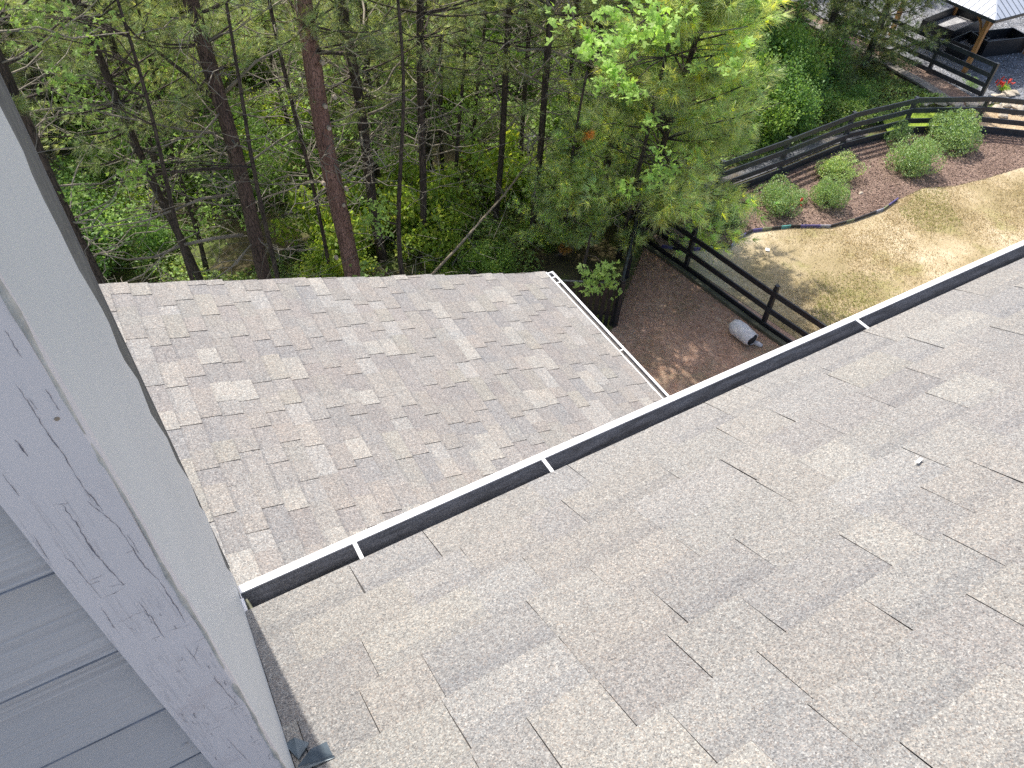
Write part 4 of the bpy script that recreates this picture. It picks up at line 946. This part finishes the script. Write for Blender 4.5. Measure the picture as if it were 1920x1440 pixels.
for (x, y, s, h, k) in ((21.0, 16.4, 1.3, 1.5, 2), (19.2, 15.6, 1.2, 1.0, 2), (22.7, 17.0, 1.3, 1.7, 2), (23.2, 15.6, .8, .9, 2), (17.2, 15.3, 1.1, 1.0, 0), (24.9, 14.3, .45, .35, 0), (24.3, 14.9, .5, .5, 2), (20.4, 18.2, 1.7, 2.4, 2), (14.5, 14.8, 1.1, 1.3, 1), (22.0, 14.9, .9, .5, 0), (18.2, 17.2, 1.5, 2.0, 2), (9.6, 13.6, .7, .9, 0), (7.4, 13.0, .6, .7, 0), (10.0, 14.4, .8, 1.0, 1), (6.3, 13.4, .5, .6, 1)):
    shrub('leafy bush beyond the curved fence or the picket fence', x, y, (s, s), h, UND[k], x, 'woodland_bush', 'bush', 'bushes along the far side of the fences', GZ-.3-(.7 if x > 22 else 0))

# ------------------------------------------------------------------ leaning dead sapling
t = thing('dead_sapling', 'long pale bare sapling leaning to the right across the trunks', 'tree', atY((819, 507), 12.6))
P = [Vector(atY(p, 12.6+k*.3)) - Vector(t.location) for k, p in enumerate([(810, 515), (860, 462), (905, 410), (946, 365), (985, 312), (1037, 265), (1074, 210), (1105, 185)])]
MB().tube(P, [.035, .032, .029, .026, .022, .018, .013, .007], 6).build('trunk', simple('pale_dead_wood', (.27, .22, .155), .8, 0, .3), t, True)
r = np.random.default_rng(8)
for k in range(12):
    i = r.integers(1, 7); d = Vector(r.normal(0, 1, 3)); d.z = abs(d.z)*.5+.2; d = d.normalized()*r.uniform(.3, 1.1)
    MB().tube([P[i], P[i]+d*.5+Vector((0, 0, .04)), P[i]+d], [.010, .007, .003], 4).build('twig', M_TWIG, t, True)

# ------------------------------------------------------------------ ground cover in the woods (nobody could count it)
def scatter(n, poly_fn, x0, x1, y0, y1, r):
    P = np.stack([r.uniform(x0, x1, n), r.uniform(y0, y1, n)], 1); return P[poly_fn(P[:, 0], P[:, 1])]
r = np.random.default_rng(15)
def clump(x, y): return np.sin(x*1.3+1.1)*np.cos(y*1.1+.4)+.6*np.sin(x*3.1+y*2.3)+.4*np.sin(x*.47-y*.8)
P = scatter(420000, lambda x, y: (~((x > 8.6) & (y < 13.2+.0*x) & (x < 12.5))) & (~((x > 12.3) & (y < 13.9))) & (~((x > 25.9))) & (~((y > 15.3+.12*(x*2)) & (y < 17.3+.05*x) & (x < 12) & (clump(x, y) < .3))), -5, 26, 12.3, 33, r)
w_ = clump(P[:, 0], P[:, 1])+r.normal(0, .35, len(P)); P = P[w_ > -.75]
hmax = np.clip(.22+.28*clump(P[:, 0]*.7, P[:, 1]*.7), .06, .75)
z = GZ-np.minimum(1.2, np.maximum(0, P[:, 1]-14.5)*.05)+r.random(len(P))*hmax
C = np.column_stack([P, z])
T = green_var(len(C), r, .5, 1.5, .22)*(1+.25*np.sin(P[:, 0:1]*.8+P[:, 1:2]*.5))
me = np_mesh('undergrowth', leaf_quads(C, .085, .9, None, .4, r), 4, T); me.materials.append(M_UNDER)
o = bpy.data.objects.new('undergrowth', me); COL.objects.link(o)
tag(o, 'leafy green undergrowth covering the floor of the woods', 'undergrowth', kind='stuff')
# dead twig litter
r = np.random.default_rng(16); n = 9000; P = np.stack([r.uniform(-4, 12, n), r.uniform(12.6, 26, n)], 1)
b = MB()
for k in range(2600):
    x, y = P[k]
    if x > 8.6 and y < 13.4: continue
    z0 = GZ-min(1.2, max(0, y-14.5)*.05)+r.uniform(0, 1.4); d = Vector((r.normal(), r.normal(), r.normal()*.5)).normalized()*r.uniform(.3, 1.2); p = Vector((x, y, z0))
    b.tube([p, p+d*.5+Vector((r.normal(0, .05), 0, r.normal(0, .05))), p+d], [.007, .006, .003], 3, False)
o = b.build('bare_twigs', M_TWIG); tag(o, 'tangle of bare grey twigs and dead brush between the trunks', 'brush', kind='stuff')

# ------------------------------------------------------------------ lawn blades, straw and mulch chips
from mathutils.geometry import intersect_point_line
def inpoly(x, y, poly):
    c = np.zeros(len(x), bool); n = len(poly)
    for i in range(n):
        x0, y0 = poly[i]; x1, y1 = poly[(i+1) % n]
        k = ((y0 > y) != (y1 > y)); t_ = (x1-x0)*(y-y0)/((y1-y0) if y1 != y0 else 1e-9)+x0; c ^= k & (x < t_)
    return c
LAWN = [(12.65, 4.5), (24, 4.5), (34, 6.6)]+list(reversed(EDGE+EDGE2[:5]))+[(12.62, 7.2)]
r = np.random.default_rng(20)
def pn(x, y): return np.sin(x*1.9+y*.8)+np.sin(y*2.6-x*.9)+.7*np.sin(x*4.3+1)*np.sin(y*3.7)
P = scatter(210000, lambda x, y: inpoly(x, y, LAWN), 12.3, 30, 4.5, 12, r)
dn = pn(P[:, 0], P[:, 1]); P = P[(dn+r.normal(0, 1.1, len(P))) > -.9]; P = P[(np.sin(P[:, 0]*.55+.4)*np.cos(P[:, 1]*.8+1.0)+r.normal(0, .5, len(P))) > -.25]; n = len(P)
C = np.column_stack([P, np.full(n, GZ+.006)]); D = np.column_stack([r.normal(0, .6, n), r.normal(0, .6, n), np.ones(n)*.8])
g = (pn(P[:, 0]*.6+3, P[:, 1]*.6) > 1.1) & (r.random(n) < .65)
T = np.where(g[:, None], np.array([.62, .80, .38]), np.array([1, 1, 1]))*r.uniform(.65, 1.3, (n, 1))
me = np_mesh('lawn_grass', needle_tris(C, D, 1, .075, .014, r), 3, T); me.materials.append(M_BLADE)
o = bpy.data.objects.new('lawn_grass', me); COL.objects.link(o); tag(o, 'short dry tan grass of the lawn', 'grass', kind='stuff')
YARD = [(7, 3), (12.3, 3), (12.1, 7.2), (11.5, 12.0), (8.9, 9.8), (7, 9)]
P = scatter(60000, lambda x, y: inpoly(x, y, YARD), 7, 12.8, 3, 12.2, r); n = len(P)
C = np.column_stack([P, np.full(n, GZ+.008)]); D = np.column_stack([r.normal(0, 1, n), r.normal(0, 1, n), r.uniform(0, .25, n)])
sel = r.random(n) < np.clip((P[:, 1]-5.5)/4, .25, 1); C, D = C[sel], D[sel]; n = len(C)
T = np.ones((n, 3))*r.uniform(.5, 1.55, (n, 1))*np.array([1, 1, .95])
me = np_mesh('pine_straw', needle_tris(C, D, 1, .16, .008, r, .1), 3, T); me.materials.append(M_STRAW)
o = bpy.data.objects.new('pine_straw', me); COL.objects.link(o); tag(o, 'fallen reddish brown pine straw over the shaded yard', 'pine straw', kind='stuff')
MUL = EDGE+EDGE2[:5]+[(27.3, 10.35), (24.95, 12.1), (22.68, 13.1), (20.1, 13.3), (17.2, 13.05), (14.6, 12.95), (12.1, 13.2)]
P = scatter(52000, lambda x, y: inpoly(x, y, MUL), 12, 28, 9, 13.4, r); n = len(P)
C = np.column_stack([P, GZ+.012+r.random(n)*.02]); T = np.ones((n, 3))*r.uniform(.45, 1.8, (n, 1))
me = np_mesh('mulch_chips', leaf_quads(C, .06, 1.2, None, .4, r, .35), 4, T); me.materials.append(M_CHIP)
o = bpy.data.objects.new('mulch_chips', me); COL.objects.link(o); tag(o, 'loose reddish brown bark chips of the planting bed', 'mulch', kind='stuff')
# gravel and stones of the patio
r = np.random.default_rng(30)
P = np.stack([r.uniform(27.2, 36, 16000), r.uniform(12.2, 21, 16000)], 1); n = len(P); C = np.column_stack([P, GZ+.015+r.random(n)*.01])
me = np_mesh('loose_gravel', leaf_quads(C, .05, 1.5, None, .4, r, .8), 4, np.ones((n, 3))*r.uniform(.4, 2.4, (n, 1))); me.materials.append(foliage_mat('gravel_chips', (.24, .25, .27), 0, .8))
o = bpy.data.objects.new('loose_gravel', me); COL.objects.link(o); tag(o, 'loose grey gravel stones of the patio', 'gravel', kind='stuff')
def stone(x, y, s, label, seed, m_=M_STONE):
    bm = bmesh.new(); bmesh.ops.create_icosphere(bm, subdivisions=2, radius=1); rs = np.random.default_rng(seed)
    k = rs.normal(0, 1, (6, 3)); k = unit(k)
    for v in bm.verts:
        c = np.array(v.co); 
        for q in k:
            d = c@q
            if d > .62: c = c-q*(d-.62)
        v.co = Vector(c*np.array([s, s*.75, s*.42]))
    me = bpy.data.meshes.new('stone'); bm.to_mesh(me); bm.free(); o = mk('stone', me, None, [m_]); o.location = (x, y, GZ+s*.2); o.rotation_euler = (0, 0, seed)
    return tag(o, label, 'stone', 'pale edging stones between patio and fence')
pos = [(1728, 196), (1740, 194), (1762, 196), (1790, 199), (1800, 196), (1812, 192), (1820, 198), (1835, 195), (1848, 192), (1870, 184), (1880, 180), (1890, 178), (1900, 176), (1885, 198), (1900, 202), (1912, 206), (1870, 206), (1895, 212), (1912, 216), (1880, 218)]
for k, p in enumerate(pos):
    c = atZ(p, GZ); stone(c[0], c[1], random.uniform(.14, .3), 'pale tan edging stone between the gravel patio and the fence', k)

# ------------------------------------------------------------------ painted edging strip
ed = thing('lawn_edging', 'wavy landscape edging strip painted purple and teal along the mulch bed', 'edging', (14.51, 11.18, GZ))
cols = [simple('edging_purple', (.10, .085, .24), .4, 0, .3, 9), simple('edging_teal', (.10, .33, .31), .4, 0, .3, 9), simple('edging_black', (.03, .03, .035), .5, 0, .3, 9), simple('edging_grey', (.30, .31, .36), .4, 0, .3, 9), simple('edging_olive', (.20, .22, .13), .5, 0, .3, 9)]
r = random.Random(3)
for i in range(len(EDGE)-1):
    a = Vector((*EDGE[i], 0)); b = Vector((*EDGE[i+1], 0)); n = max(2, int((b-a).length/.24))
    for k in range(n):
        p = a.lerp(b, k/n); q = a.lerp(b, (k+1)/n); p.z = q.z = GZ+.048
        o = MB().bar(p, q, .028, .09).build('edging_panel', cols[r.choice([0, 0, 1, 2, 2, 3, 4])]); o.parent = ed; o.matrix_parent_inverse = Matrix.Translation(-Vector(ed.location))
c = atZ((1438, 470), GZ)
o = MB().quadbox([(c[0]-.07, c[1], GZ+.03), (c[0], c[1]-.08, GZ+.03), (c[0]+.08, c[1], GZ+.04), (c[0], c[1]+.07, GZ+.05), (c[0]-.07, c[1], GZ+.034), (c[0], c[1]-.08, GZ+.034), (c[0]+.08, c[1], GZ+.044), (c[0], c[1]+.07, GZ+.054)]).build('paper_scrap', M_PAPER)
tag(o, 'pale pink white scrap lying on the dry lawn', 'scrap')
c = atZ((1614, 363), GZ)
st = stone(c[0], c[1], .10, 'small pale stone in the mulch between two shrubs', 44); st['group'] = 'pale stones in the mulch bed'

# ------------------------------------------------------------------ sack lying in the yard
sa, sb_ = atZ((1374, 622), GZ), atZ((1402, 645), GZ)
sk = thing('sack', 'grey white fabric sack lying open on the pine straw by the fence', 'sack', ((sa[0]+sb_[0])/2, (sa[1]+sb_[1])/2, GZ), math.atan2(sb_[1]-sa[1], sb_[0]-sa[0])); sk.scale = (.95, .95, .95)
bm = bmesh.new(); N = 20; rings = []
prof = [(-.36, .02), (-.35, .10), (-.31, .16), (-.2, .195), (0, .205), (.12, .20), (.24, .195), (.33, .185), (.345, .17), (.30, .15), (.2, .14)]
rs = np.random.default_rng(6)
for i, (x, rd) in enumerate(prof):
    ring = []
    for k in range(N):
        an = 2*math.pi*k/N; e = 1+.05*math.sin(an*3+x*14)+.035*math.sin(an*7+x*31); zz = rd*e*math.sin(an)
        if x > .05: zz *= .9
        ring.append(bm.verts.new((x+.012*math.sin(an*4), rd*e*math.cos(an), max(.004, .20+zz))))
    rings.append(ring)
for i in range(len(rings)-1):
    for k in range(N): bm.faces.new([rings[i][k], rings[i][(k+1) % N], rings[i+1][(k+1) % N], rings[i+1][k]])
bm.faces.new(list(reversed(rings[0]))); 
me = bpy.data.meshes.new('body'); bm.to_mesh(me); bm.free()
for p in me.polygons: p.use_smooth = True
mk('body', me, sk, [M_CLOTH])
d = MB().tube([(.10, 0, .19), (.337, 0, .188)], [.12, .152], 14); d.build('mouth_shade', M_DARK, sk, True)  # black plug stands in for the shade inside the open mouth
fl_ = MB().tube([(.30, .12, .05), (.42, .17, .05), (.52, .20, .045)], [.055, .06, .045], 9); fl_.build('loose_flap', M_CLOTH, sk, True)

# ------------------------------------------------------------------ grit and needles lying in the upper gutter
n = len(GC); me = np_mesh('gutter_grit', leaf_quads(GC, .0042, 1.0, None, .4, np.random.default_rng(61), .8), 4, np.ones((n, 3))*np.random.default_rng(62).uniform(.3, 2.2, (n, 1)))
me.materials.append(foliage_mat('roof_grit', (.10, .09, .08), 0, .9)); o = bpy.data.objects.new('grit', me); COL.objects.link(o); o.parent = g1; o['kind'] = 'stuff'
